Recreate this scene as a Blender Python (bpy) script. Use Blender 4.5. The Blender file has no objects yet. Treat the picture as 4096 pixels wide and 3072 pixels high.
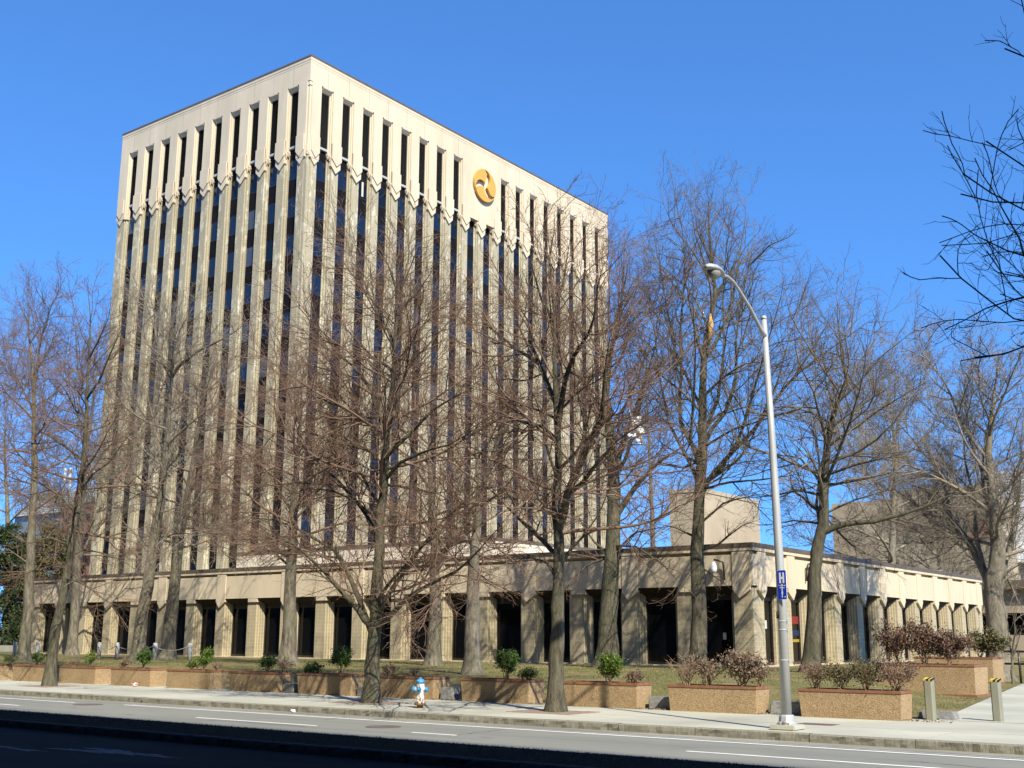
import bpy, bmesh, math, random
import numpy as np
from mathutils import Vector, Matrix
SC = bpy.context.scene
COL = SC.collection
rng = np.random.default_rng(7)
random.seed(7)

# ------------------------------------------------------------------ camera, sky, sun, exposure
FPX, YAW, PITCH, ROLL, CAMH = 4614.0, 0.6469, 0.2173, 0.0042, 1.75
_f = Vector((-math.sin(YAW)*math.cos(PITCH), math.cos(YAW)*math.cos(PITCH), math.sin(PITCH)))
_r = _f.cross(Vector((0, 0, 1))).normalized(); _u = _r.cross(_f)
CR = _r*math.cos(ROLL) + _u*math.sin(ROLL); CU = _u*math.cos(ROLL) - _r*math.sin(ROLL)
cam = bpy.data.cameras.new('camera'); camo = bpy.data.objects.new('camera', cam); COL.objects.link(camo)
cam.sensor_width = 36; cam.lens = 36*FPX/4096; cam.clip_start = .1; cam.clip_end = 6000
m = Matrix((CR, CU, -_f)).transposed().to_4x4(); m.translation = (0, 0, CAMH); camo.matrix_world = m
SC.camera = camo

SUN_EL, SUN_AZ = math.radians(43), math.radians(-30.4)          # azimuth measured from +x
S = Vector((math.cos(SUN_EL)*math.cos(SUN_AZ), math.cos(SUN_EL)*math.sin(SUN_AZ), math.sin(SUN_EL)))
w = bpy.data.worlds.new('World'); SC.world = w; w.use_nodes = True
nt = w.node_tree; bg = nt.nodes['Background']
sky = nt.nodes.new('ShaderNodeTexSky'); sky.sky_type = 'NISHITA'; sky.sun_disc = False
sky.sun_elevation = SUN_EL; sky.sun_rotation = math.atan2(S.x, S.y)
sky.altitude = 0; sky.air_density = 1.0; sky.dust_density = 0.25; sky.ozone_density = 4.0
tc = nt.nodes.new('ShaderNodeTexCoord'); va = nt.nodes.new('ShaderNodeVectorMath'); va.operation = 'MULTIPLY_ADD'
va.inputs[1].default_value = (1, 1, .84); va.inputs[2].default_value = (0, 0, .15)          # look up the sky a little above the hazy horizon
vn = nt.nodes.new('ShaderNodeVectorMath'); vn.operation = 'NORMALIZE'
nt.links.new(tc.outputs['Generated'], va.inputs[0]); nt.links.new(va.outputs[0], vn.inputs[0]); nt.links.new(vn.outputs[0], sky.inputs[0])
tint = nt.nodes.new('ShaderNodeMix'); tint.data_type = 'RGBA'; tint.blend_type = 'MULTIPLY'; tint.inputs[0].default_value = 1
tint.inputs[7].default_value = (.63, 1.12, 1.60, 1); nt.links.new(sky.outputs[0], tint.inputs[6])
nt.links.new(tint.outputs[2], bg.inputs[0]); bg.inputs[1].default_value = 0.095
sun = bpy.data.lights.new('sun', 'SUN'); suno = bpy.data.objects.new('sun', sun); COL.objects.link(suno)
sun.energy = 5.0; sun.angle = math.radians(0.53); sun.color = (1, .93, .77)
suno.rotation_euler = S.to_track_quat('Z', 'Y').to_euler(); suno.location = (30, -30, 60)
SC.view_settings.view_transform = 'Standard'; SC.view_settings.look = 'None'
SC.view_settings.exposure = 0.78; SC.view_settings.gamma = 1
try:
    SC.cycles.max_bounces = 6; SC.cycles.diffuse_bounces = 3; SC.cycles.glossy_bounces = 3
except Exception: pass

# ------------------------------------------------------------------ helpers
def at(px, py, Y):
    """pixel of the 4096 px photograph -> point on the vertical plane y = Y (real metres)"""
    d = _f + CR*((px-2048)/FPX) - CU*((py-1536)/FPX)
    return Vector((0, 0, CAMH)) + d*(Y/d.y)
def tag(o, label=None, cat=None, group=None, kind=None):
    if label: o['label'] = label
    if cat: o['category'] = cat
    if group: o['group'] = group
    if kind: o['kind'] = kind
    return o
def empty(name, loc, label=None, cat=None, group=None, rz=0):
    o = bpy.data.objects.new(name, None); COL.objects.link(o); o.location = loc; o.rotation_euler = (0, 0, rz)
    o.empty_display_size = .2
    return tag(o, label, cat, group)
def copy_tree(o, parent=None):
    c = o.copy(); COL.objects.link(c)
    if parent: c.parent = parent
    for ch in list(o.children): copy_tree(ch, c)
    return c
def link_mesh(name, me, parent=None, loc=None):
    o = bpy.data.objects.new(name, me); COL.objects.link(o)
    if parent is not None:
        o.parent = parent; o.location = -Vector(parent.location) if loc is None else loc
        if parent.rotation_euler.z and loc is None: pass
    elif loc is not None: o.location = loc
    return o
class MB:
    """collects geometry in numpy-free lists; build() links it as one mesh object"""
    def __init__(s): s.v = []; s.f = []; s.m = []; s.sm = []
    def face(s, pts, mi=0, sm=False):
        b = len(s.v); s.v += [tuple(p) for p in pts]; s.f.append(list(range(b, b+len(pts)))); s.m.append(mi); s.sm.append(sm)
    def solid(s, bot, top, mi=0, caps=True):
        n = len(bot); b = len(s.v); s.v += [tuple(p) for p in bot] + [tuple(p) for p in top]
        for i in range(n):
            j = (i+1) % n; s.f.append([b+i, b+j, b+n+j, b+n+i]); s.m.append(mi); s.sm.append(False)
        if caps:
            s.f.append([b+i for i in range(n)][::-1]); s.f.append([b+n+i for i in range(n)]); s.m += [mi, mi]; s.sm += [False, False]
    def box(s, x0, x1, y0, y1, z0, z1, T=None, mi=0):
        T = T or (lambda a, b, c: (a, b, c))
        s.solid([T(x0, y0, z0), T(x1, y0, z0), T(x1, y1, z0), T(x0, y1, z0)], [T(x0, y0, z1), T(x1, y0, z1), T(x1, y1, z1), T(x0, y1, z1)], mi)
    def prism(s, poly, z0, z1, T=None, mi=0):          # outline in (u,n), extruded in z
        T = T or (lambda a, b, c: (a, b, c))
        s.solid([T(a, b, z0) for a, b in poly], [T(a, b, z1) for a, b in poly], mi)
    def vprism(s, poly, n0, n1, T=None, mi=0):         # outline in (u,z), extruded in n
        T = T or (lambda a, b, c: (a, b, c))
        s.solid([T(a, n0, b) for a, b in poly], [T(a, n1, b) for a, b in poly], mi)
    def sprism(s, poly, u0, u1, T=None, mi=0):         # outline in (n,z), extruded in u
        T = T or (lambda a, b, c: (a, b, c))
        s.solid([T(u0, a, b) for a, b in poly], [T(u1, a, b) for a, b in poly], mi)
    def lathe(s, prof, n=20, T=None, mi=0, c=(0, 0, 0), sm=True):
        T = T or (lambda a, b, c: (a, b, c)); b = len(s.v); k = len(prof)
        for r, z in prof:
            for i in range(n):
                a = 2*math.pi*i/n; s.v.append(tuple(T(c[0]+r*math.cos(a), c[1]+r*math.sin(a), c[2]+z)))
        for q in range(k-1):
            for i in range(n):
                j = (i+1) % n; s.f.append([b+q*n+i, b+q*n+j, b+(q+1)*n+j, b+(q+1)*n+i]); s.m.append(mi); s.sm.append(sm)
        s.f.append([b+i for i in range(n)][::-1]); s.f.append([b+(k-1)*n+i for i in range(n)]); s.m += [mi, mi]; s.sm += [False, False]
    def tube(s, pts, rads, n=10, mi=0):
        pts = [Vector(p) for p in pts]; b = len(s.v); k = len(pts)
        if not hasattr(rads, '__len__'): rads = [rads]*k
        ref = None
        for q in range(k):
            t = (pts[min(q+1, k-1)]-pts[max(q-1, 0)]).normalized()
            if ref is None: ref = t.orthogonal().normalized()
            ref = (ref - t*ref.dot(t)).normalized(); o = t.cross(ref)
            for i in range(n):
                a = 2*math.pi*i/n; s.v.append(tuple(pts[q] + (ref*math.cos(a)+o*math.sin(a))*rads[q]))
        for q in range(k-1):
            for i in range(n):
                j = (i+1) % n; s.f.append([b+q*n+i, b+q*n+j, b+(q+1)*n+j, b+(q+1)*n+i]); s.m.append(mi); s.sm.append(True)
        s.f.append([b+i for i in range(n)][::-1]); s.f.append([b+(k-1)*n+i for i in range(n)]); s.m += [mi, mi]; s.sm += [False, False]
    def build(s, name, mats, parent=None, bevel=0):
        me = bpy.data.meshes.new(name); me.from_pydata(s.v, [], s.f)
        for mt in (mats if isinstance(mats, (list, tuple)) else [mats]): me.materials.append(mt)
        me.polygons.foreach_set('material_index', s.m); me.polygons.foreach_set('use_smooth', s.sm); me.update()
        o = link_mesh(name, me, parent)
        if bevel:
            b = bmesh.new(); b.from_mesh(me); bmesh.ops.remove_doubles(b, verts=b.verts, dist=1e-4)
            bmesh.ops.bevel(b, geom=[e for e in b.edges if len(e.link_faces) == 2 and e.calc_face_angle(0) > .6], offset=bevel, segments=2, affect='EDGES')
            b.to_mesh(me); b.free()
        return o
def np_mesh(name, V, Fq, mats, parent=None, smooth=True, mi=None):
    """V (n,3), Fq (m,k) -> mesh object with faces of k corners"""
    me = bpy.data.meshes.new(name); k = Fq.shape[1]
    me.vertices.add(len(V)); me.vertices.foreach_set('co', V.astype(np.float32).ravel())
    me.loops.add(Fq.size); me.loops.foreach_set('vertex_index', Fq.astype(np.int32).ravel())
    me.polygons.add(len(Fq)); me.polygons.foreach_set('loop_start', np.arange(0, Fq.size, k, dtype=np.int32))
    me.polygons.foreach_set('use_smooth', np.full(len(Fq), smooth, dtype=bool))
    for mt in (mats if isinstance(mats, (list, tuple)) else [mats]): me.materials.append(mt)
    if mi is not None: me.polygons.foreach_set('material_index', mi.astype(np.int32))
    me.update(calc_edges=True)
    return link_mesh(name, me, parent)
def ss(t):
    t = min(1, max(0, t)); return t*t*(3-2*t)

# ------------------------------------------------------------------ materials
def new_mat(name):
    mt = bpy.data.materials.new(name); mt.use_nodes = True
    return mt, mt.node_tree, mt.node_tree.nodes['Principled BSDF']
def ramp(t, a, c1, c2, lo=.35, hi=.65):
    r = t.nodes.new('ShaderNodeValToRGB'); r.color_ramp.elements[0].position = lo; r.color_ramp.elements[1].position = hi
    r.color_ramp.elements[0].color = (*c1, 1); r.color_ramp.elements[1].color = (*c2, 1); t.links.new(a, r.inputs[0]); return r.outputs[0]
def noise(t, vec, scale, detail=5, rough=.6):
    n = t.nodes.new('ShaderNodeTexNoise'); n.inputs['Scale'].default_value = scale; n.inputs['Detail'].default_value = detail
    n.inputs['Roughness'].default_value = rough
    if vec: t.links.new(vec, n.inputs['Vector'])
    return n.outputs[0]
def mapped(t, sx=1, sy=1, sz=1, src='Object'):
    tc = t.nodes.new('ShaderNodeTexCoord'); mp = t.nodes.new('ShaderNodeMapping'); mp.inputs['Scale'].default_value = (sx, sy, sz)
    t.links.new(tc.outputs[src], mp.inputs['Vector']); return mp.outputs[0]
def mixc(t, fac, a, b, mode='MIX'):
    n = t.nodes.new('ShaderNodeMix'); n.data_type = 'RGBA'; n.blend_type = mode
    for s_, v in ((0, fac), (6, a), (7, b)):
        if isinstance(v, (int, float)): n.inputs[s_].default_value = v
        elif isinstance(v, tuple): n.inputs[s_].default_value = (*v, 1)
        else: t.links.new(v, n.inputs[s_])
    return n.outputs[2]
def bump(t, p, h, strength=.4, dist=.02):
    b = t.nodes.new('ShaderNodeBump'); b.inputs['Strength'].default_value = strength; b.inputs['Distance'].default_value = dist
    t.links.new(h, b.inputs['Height']); t.links.new(b.outputs[0], p.inputs['Normal'])
def simple(name, c1, c2=None, scale=6, rough=.7, bmp=.2, bscale=40, dist=.01, stretch=(1, 1, 1), spec=.3, metal=0, big=None, lo=.35, hi=.65):
    mt, t, p = new_mat(name); c2 = c2 or tuple(min(1, c*1.25) for c in c1)
    v = mapped(t, *stretch); col = ramp(t, noise(t, v, scale), c1, c2, lo, hi)
    if big:                                            # broad stains
        col = mixc(t, ramp(t, noise(t, v, big[1], 4), (0, 0, 0), (1, 1, 1), .4, .7), col, big[0])
    t.links.new(col, p.inputs['Base Color']); p.inputs['Roughness'].default_value = rough
    p.inputs['Specular IOR Level'].default_value = spec; p.inputs['Metallic'].default_value = metal
    if bmp: bump(t, p, noise(t, v, bscale, 4), bmp, dist)
    return mt
def brick_mat(name, c1, c2, mortar, bw, bh, ms, patch=None, streak=None):
    mt, t, p = new_mat(name)
    tc = t.nodes.new('ShaderNodeNewGeometry'); sp = t.nodes.new('ShaderNodeSeparateXYZ'); t.links.new(tc.outputs['Position'], sp.inputs[0])
    ad = t.nodes.new('ShaderNodeMath'); t.links.new(sp.outputs[0], ad.inputs[0]); t.links.new(sp.outputs[1], ad.inputs[1])
    cb = t.nodes.new('ShaderNodeCombineXYZ'); t.links.new(ad.outputs[0], cb.inputs[0]); t.links.new(sp.outputs[2], cb.inputs[1])
    b = t.nodes.new('ShaderNodeTexBrick'); t.links.new(cb.outputs[0], b.inputs['Vector']); b.inputs['Scale'].default_value = 1
    b.inputs['Brick Width'].default_value = bw; b.inputs['Row Height'].default_value = bh; b.inputs['Mortar Size'].default_value = ms
    b.inputs['Color1'].default_value = (*c1, 1); b.inputs['Color2'].default_value = (*c2, 1); b.inputs['Mortar'].default_value = (*mortar, 1)
    b.offset = 0.0
    col = b.outputs['Color']
    v = mapped(t, 1, 1, .12); st = noise(t, v, 1.6, 5)
    col = mixc(t, ramp(t, st, (0, 0, 0), (.55, .55, .55), .45, .8), col, tuple(c*.62 for c in c1))
    if patch:
        v2 = mapped(t, 1, 1, .45); pn = noise(t, v2, 1.7, 8, .72)
        col = mixc(t, ramp(t, pn, (0, 0, 0), (.6, .6, .6), .55, .60), col, patch)
    t.links.new(col, p.inputs['Base Color']); p.inputs['Roughness'].default_value = .75; p.inputs['Specular IOR Level'].default_value = .25
    bump(t, p, b.outputs['Fac'], -.35, .006)
    return mt
def glass_mat(name, col, rough=.03, ior=1.6, coat=.0):
    mt, t, p = new_mat(name); p.inputs['Base Color'].default_value = (*col, 1); p.inputs['Roughness'].default_value = rough
    p.inputs['IOR'].default_value = ior; p.inputs['Specular IOR Level'].default_value = .6
    n = noise(t, mapped(t, .35, .35, .35), 1.0, 2); bump(t, p, n, .02, .3)
    return mt

M = {}
M['cream'] = simple('cream_concrete', (.575, .48, .345), (.63, .53, .385), 1.2, .8, .08, 60, .004, (1, 1, .3), .2, big=((.51, .435, .31), .5))
M['white_panel'] = simple('white_panel', (.72, .67, .56), (.78, .73, .62), .8, .7, .05, 30, .004)
M['tower_brick'] = brick_mat('tower_brick', (.375, .330, .224), (.42, .368, .255), (.29, .252, .17), .2, .2, .012, patch=(.62, .60, .47))
M['podium_brick'] = brick_mat('podium_brick', (.37, .315, .205), (.42, .355, .235), (.47, .41, .285), .21, .21, .014)
M['screen_cream'] = simple('screen_cream', (.64, .56, .43), (.70, .61, .47), .8, .75, .05, 30)
M['coping'] = simple('brown_metal', (.10, .075, .055), (.13, .10, .075), 3, .5, .05, 20)
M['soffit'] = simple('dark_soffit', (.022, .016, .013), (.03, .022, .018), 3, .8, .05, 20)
M['roofing'] = simple('roof_gravel', (.25, .24, .22), (.33, .31, .28), 8, .9, .3, 60)
M['seam'] = simple('joint_sealant', (.30, .25, .19), None, 5, .9, 0)
M['louvre'] = simple('louvre_metal', (.075, .078, .075), (.095, .098, .095), 3, .5, 0, spec=.4)
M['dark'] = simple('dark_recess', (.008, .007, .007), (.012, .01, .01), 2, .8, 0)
M['greymetal'] = simple('grey_metal', (.34, .36, .37), (.40, .42, .43), 3, .45, .05, 40)
M['glass'] = glass_mat('blue_glass', (.006, .010, .022), .04, 1.55)
M['glass_dim'] = glass_mat('dim_glass', (.004, .006, .010), .05, 1.4)
M['glass_blind'] = simple('drawn_blind', (.045, .055, .075), (.06, .07, .09), 2, .25, 0, spec=.5)
M['spandrel'] = simple('dark_spandrel', (.008, .007, .009), (.011, .010, .012), 1, .6, 0, spec=.06)
M['podium_glass'] = glass_mat('dark_glass', (.005, .005, .005), .04, 1.3)
M['frame'] = simple('bronze_frame', (.028, .022, .019), None, 3, .4, 0, spec=.5)
M['gold'] = simple('gold_enamel', (.54, .30, .06), (.58, .33, .07), 2, .45, .04, 20)
def asphalt_mat():
    mt, t, p = new_mat('asphalt'); v = mapped(t)
    c = ramp(t, noise(t, v, 60, 3, .7), (.158, .160, .142), (.24, .24, .207), .3, .7)                      # stone speckle
    c = mixc(t, ramp(t, noise(t, mapped(t, .06, 1.5, 1), 1.0, 4), (0, 0, 0), (.5, .5, .5), .45, .7), c, (.122, .124, .112))   # wheel tracks
    c = mixc(t, ramp(t, noise(t, v, .45, 6, .65), (0, 0, 0), (.45, .45, .45), .5, .62), c, (.225, .222, .19))  # old patches
    c = mixc(t, ramp(t, noise(t, mapped(t, .7, 1.6, 1), 1.3, 3, .5), (0, 0, 0), (.7, .7, .7), .68, .76), c, (.085, .08, .075))  # oil spots
    t.links.new(c, p.inputs['Base Color']); p.inputs['Roughness'].default_value = .9; p.inputs['Specular IOR Level'].default_value = .2
    bump(t, p, noise(t, v, 170, 3), .4, .006); return mt
M['asphalt'] = asphalt_mat()
M['gutter'] = simple('gutter_concrete', (.215, .21, .172), (.285, .275, .225), 3, .9, .2, 100, .004, (.4, 1, 1), .2, big=((.17, .165, .14), .6))
M['asphalt_shade_tint'] = simple('asphalt_shade_tint', (.009, .010, .0105), (.016, .017, .018), 1.1, .95, .3, 120, .006, (.3, 1, 1), .06)  # shade of the near lanes is put into this asphalt colour
M['sidewalk'] = simple('sidewalk_concrete', (.385, .38, .31), (.465, .455, .375), 1.4, .85, .15, 150, .003, (1, 1, 1), .2, big=((.30, .295, .245), .35))
M['granite'] = simple('granite', (.165, .155, .122), (.245, .23, .18), 14, .8, .7, 26, .02, (1.6, 1, .5), .3)
M['granite_dark'] = simple('granite_block', (.16, .16, .16), (.27, .27, .26), 14, .8, .8, 22, .02)
M['kerb_shade'] = simple('kerb_shade_tint', (.030, .030, .031), (.05, .05, .05), 14, .95, .5, 22, .02, spec=.05)  # granite blackened with painted shade for the median kerbs; reused as crack tar
M['paint'] = simple('road_paint', (.62, .61, .57), (.80, .79, .75), 30, .7, .1, 100, .003, lo=.25, hi=.5)
M['soil'] = simple('bare_earth', (.12, .085, .055), (.20, .15, .10), 8, .95, .5, 40, .02)
M['soil_shade_tint'] = simple('soil_shade_tint', (.014, .013, .010), (.022, .02, .015), 8, .95, .3, 40, .02, spec=.02)  # earth colour lowered to near black, carrying the shade on the median
M['terracotta'] = simple('terracotta', (.19, .085, .048), (.26, .125, .07), 6, .7, .2, 40)
M['pole'] = simple('aluminium_pole', (.36, .365, .36), (.45, .455, .445), 2.5, .5, .04, 60, .002, (1, 1, .2), .4, .3)
M['lampglass'] = simple('lamp_lens', (.22, .20, .17), (.30, .28, .24), 6, .15, 0, spec=.6)
M['sign_blue'] = simple('sign_blue', (.010, .045, .48), (.012, .05, .52), 3, .4, 0, spec=.4)
M['sign_white'] = simple('sign_white', (.80, .82, .84), (.84, .86, .88), 3, .45, 0)
M['yellow'] = simple('yellow_tape', (.65, .50, .03), None, 5, .5, 0)
M['yellow_dull'] = simple('dull_yellow_tape', (.42, .33, .04), None, 5, .6, 0)
M['black'] = simple('black_paint', (.012, .012, .012), None, 5, .5, 0)
M['bollard'] = simple('olive_bollard', (.215, .215, .165), (.24, .24, .185), 4, .55, .05, 60)
M['post'] = simple('grey_post', (.33, .34, .34), (.42, .43, .43), 8, .8, .2, 50)
def hydmat():
    mt, t, p = new_mat('chipped_white_paint'); v = mapped(t)
    c = ramp(t, noise(t, v, 16, 5), (.50, .47, .42), (.68, .66, .62), .35, .6)
    sp = t.nodes.new('ShaderNodeSeparateXYZ'); t.links.new(v, sp.inputs[0])
    mr = t.nodes.new('ShaderNodeMapRange'); mr.inputs[1].default_value = .1; mr.inputs[2].default_value = .65; mr.inputs[3].default_value = .16; mr.inputs[4].default_value = -.10; t.links.new(sp.outputs[2], mr.inputs[0])
    ad = t.nodes.new('ShaderNodeMath'); t.links.new(mr.outputs[0], ad.inputs[0]); t.links.new(noise(t, mapped(t, 1, 1, .5), 22, 6, .7), ad.inputs[1])
    c = mixc(t, ramp(t, ad.outputs[0], (0, 0, 0), (1, 1, 1), .60, .68), c, (.19, .10, .045))      # rust breaking through, more towards the foot
    t.links.new(c, p.inputs['Base Color']); p.inputs['Roughness'].default_value = .65; bump(t, p, ad.outputs[0], .3, .004); return mt
M['hyd_white'] = hydmat()
M['hyd_blue'] = simple('hydrant_blue', (.035, .20, .42), (.07, .30, .55), 12, .5, .2, 60, .003)
M['rust'] = simple('rusty_iron', (.10, .055, .025), (.27, .17, .07), 14, .85, .5, 50, .006)
M['iron'] = simple('cast_iron', (.10, .075, .07), (.15, .11, .10), 10, .7, .5, 60, .006)
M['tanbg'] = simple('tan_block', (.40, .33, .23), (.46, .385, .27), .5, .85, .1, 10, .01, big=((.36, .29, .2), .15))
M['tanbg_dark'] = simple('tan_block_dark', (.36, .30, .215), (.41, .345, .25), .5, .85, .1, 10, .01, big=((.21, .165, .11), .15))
M['redbrick'] = simple('red_brick', (.20, .10, .065), (.26, .135, .09), 4, .85, .1, 20)
M['bgwhite'] = simple('white_metal', (.62, .64, .66), (.70, .72, .74), 2, .5, .05, 20)
M['officewall'] = simple('office_wall', (.22, .20, .18), (.26, .24, .21), .4, .85, .1, 10)
def speckle(name, base, light, dark):
    mt, t, p = new_mat(name); v = mapped(t)
    vo = t.nodes.new('ShaderNodeTexVoronoi'); vo.inputs['Scale'].default_value = 38; t.links.new(v, vo.inputs['Vector'])
    col = ramp(t, vo.outputs['Color'], dark, light, .15, .9)
    col = mixc(t, .55, col, base)
    col = mixc(t, ramp(t, noise(t, v, 1.3, 5), (0, 0, 0), (.45, .45, .45), .45, .75), col, tuple(c*.6 for c in base))
    t.links.new(col, p.inputs['Base Color']); p.inputs['Roughness'].default_value = .85; p.inputs['Specular IOR Level'].default_value = .2
    bump(t, p, vo.outputs['Distance'], .5, .012); return mt
M['aggregate'] = speckle('exposed_aggregate', (.36, .25, .135), (.55, .42, .26), (.17, .105, .055))
def bark(name, c1, c2, c3):
    mt, t, p = new_mat(name); v = mapped(t, 1, 1, .22)
    col = ramp(t, noise(t, v, 9, 6, .7), c1, c2, .36, .64)
    col = mixc(t, ramp(t, noise(t, mapped(t, 1, 1, .6), 1.6, 4), (0, 0, 0), (.6, .6, .6), .45, .68), col, c3)
    t.links.new(col, p.inputs['Base Color']); p.inputs['Roughness'].default_value = .9; p.inputs['Specular IOR Level'].default_value = .15
    bump(t, p, noise(t, v, 22, 6, .75), 1.0, .06); return mt
M['bark_grey'] = bark('grey_bark', (.075, .064, .046), (.235, .205, .155), (.135, .14, .085))
M['bark_dark'] = bark('dark_bark', (.048, .041, .028), (.165, .148, .105), (.095, .10, .06))
M['bark_pale'] = bark('pale_bark', (.12, .10, .075), (.30, .265, .205), (.18, .165, .115))
M['twig_red'] = simple('reddish_twigs', (.125, .078, .055), (.215, .142, .10), 1.2, .8, 0, spec=.2)
M['twig_brown'] = simple('brown_twigs', (.105, .082, .058), (.195, .158, .115), 1.2, .8, 0, spec=.2)
M['twig_grey'] = simple('grey_twigs', (.15, .125, .095), (.27, .23, .175), 1.2, .8, 0, spec=.2)
M['twig_shrub'] = simple('shrub_stems', (.20, .13, .085), (.36, .26, .18), 5, .8, 0, spec=.2)
M['woundwood'] = simple('bare_wood', (.50, .28, .10), (.62, .38, .15), 5, .8, .2, 30)
def leafmat(name, c1, c2, sc=3, trans=0):
    mt = simple(name, c1, c2, sc, .55, 0, spec=.3); return mt
M['yew'] = leafmat('yew_leaf', (.022, .055, .010), (.075, .135, .022), 5)
M['yew_bright'] = leafmat('bright_leaf', (.05, .105, .012), (.15, .21, .03), 5)
M['barberry'] = leafmat('russet_leaf', (.075, .042, .028), (.165, .10, .068), 6)
M['dryleaf'] = leafmat('dry_leaf', (.11, .075, .05), (.235, .17, .12), 6)
M['olive'] = leafmat('olive_leaf', (.05, .05, .018), (.12, .105, .04), 4)
M['evergreen'] = leafmat('evergreen_leaf', (.012, .028, .010), (.05, .065, .016), .8)
M['holly'] = leafmat('holly_leaf', (.022, .06, .010), (.07, .13, .018), 1.5)
def lawnmat():
    mt, t, p = new_mat('lawn_turf'); v = mapped(t)
    c = ramp(t, noise(t, v, 14, 6, .7), (.085, .095, .028), (.19, .165, .07), .35, .65)
    c = mixc(t, ramp(t, noise(t, v, .55, 5, .6), (0, 0, 0), (.85, .85, .85), .47, .62), c, (.24, .175, .10))
    t.links.new(c, p.inputs['Base Color']); p.inputs['Roughness'].default_value = .95; p.inputs['Specular IOR Level'].default_value = .1
    bump(t, p, noise(t, v, 60, 4), .8, .03); return mt
M['lawn'] = lawnmat()
M['blade'] = leafmat('grass_blade', (.10, .115, .03), (.23, .19, .08), .8)
M['blade_shade_tint'] = leafmat('median_grass', (.010, .011, .006), (.016, .016, .009), .8)  # grass colour with the median's shade painted in

# ------------------------------------------------------------------ ground, road, pavement
def sheet(name, pts, z, mat, kind='structure'):
    b = MB(); b.face([(x, y, z) for x, y in pts]); return tag(b.build(name, mat), kind=kind)
def slab(name, x0, x1, y0, y1, z0, z1, mat, kind='structure'):
    b = MB(); b.box(x0, x1, y0, y1, z0, z1); return tag(b.build(name, mat), kind=kind)
XL, XR = -260, 200
sheet('ground', [(-2500, -2500), (2500, -2500), (2500, 3000), (-2500, 3000)], -.32, M['soil'])
sheet('road', [(XL, 16.05), (XR, 16.05), (XR, 21.7), (XL, 21.7)], -.15, M['asphalt'])
sheet('road', [(XL, -1.8), (XR, -1.8), (XR, 14.05), (XL, 14.05)], -.15, M['asphalt_shade_tint'])
slab('pavement', XL, XR, -6, -1.8, -.3, .0, M['sidewalk'])
slab('sidewalk', XL, XR, 21.80, 27.35, -.3, .0, M['sidewalk'])
slab('median', XL, XR, 14.20, 15.92, -.3, -.012, M['soil_shade_tint'])
def kerb(name, y0, y1, ztop, mat, x0=-120, x1=40, seed=1):
    """row of rough granite kerb stones; the road face is split and uneven"""
    r = random.Random(seed); b = MB(); x = x0
    while x < x1:
        L = r.uniform(1.7, 2.9); n = max(3, int(L/.14)); xe = x+L-.012
        xs = [x + (xe-x)*i/n for i in range(n+1)]
        dt = r.uniform(-.006, .006)
        off = [r.uniform(-.016, .012) for _ in xs]; off2 = [r.uniform(-.022, .016) for _ in xs]
        for i in range(n):
            for (za, oa, zb, ob) in ((-.3, off2, -.085, off2), (-.085, off2, ztop+dt-.02, off), ):
                b.face([(xs[i], y0+oa[i], za), (xs[i+1], y0+oa[i+1], za), (xs[i+1], y0+ob[i+1], zb), (xs[i], y0+ob[i], zb)])
            b.face([(xs[i], y0+off[i], ztop+dt-.02), (xs[i+1], y0+off[i+1], ztop+dt-.02), (xs[i+1], y0+.02, ztop+dt), (xs[i], y0+.02, ztop+dt)])
        b.face([(x, y0+.02, ztop+dt), (xe, y0+.02, ztop+dt), (xe, y1, ztop+dt), (x, y1, ztop+dt)])
        b.face([(x, y0, -.3), (x, y0, ztop+dt-.02), (x, y1, ztop+dt), (x, y1, -.3)]); b.face([(xe, y0, -.3), (xe, y0, ztop+dt-.02), (xe, y1, ztop+dt), (xe, y1, -.3)])
        b.face([(x, y1, ztop+dt), (xe, y1, ztop+dt), (xe, y1, -.3), (x, y1, -.3)])
        x += L
    return tag(b.build(name, mat), kind='structure')
kerb('kerb', 21.62, 21.795, .008, M['granite'], -130, 60, 1)
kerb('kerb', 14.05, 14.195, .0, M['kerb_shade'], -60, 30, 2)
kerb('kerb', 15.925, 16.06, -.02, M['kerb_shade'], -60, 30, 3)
sheet('gutter', [(-130, 21.06), (60, 21.06), (60, 21.66), (-130, 21.66)], -.1462, M['gutter'])
# painted lines (thin sheets on the asphalt)
b = MB()
def stripe(x0, x1, y0, y1):
    n = max(2, int((x1-x0)/.5)); r = random.Random(int(abs(x0*31)))
    for i in range(n):
        a, c = x0+(x1-x0)*i/n, x0+(x1-x0)*(i+1)/n
        b.face([(a, y0+r.uniform(-.008, .008), -.146), (c, y0+r.uniform(-.008, .008), -.146), (c, y1+r.uniform(-.008, .008), -.146), (a, y1+r.uniform(-.008, .008), -.146)])
stripe(-90, -31.6, 20.40, 20.50); stripe(-29.5, 40, 20.62, 20.73)
stripe(-29.5, 40, 20.93, 20.965)
for x0, x1 in ((-42, -38.6), (-35.3, -31.4), (-23.6, -19.4), (-16.6, -15.4), (-10.2, -5.6), (-1.5, 2.5)): stripe(x0, x1, 18.54, 18.64)
tag(b.build('road_marking', M['paint']), kind='structure')
b = MB(); r = random.Random(9)                                  # tarred cracks
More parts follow.
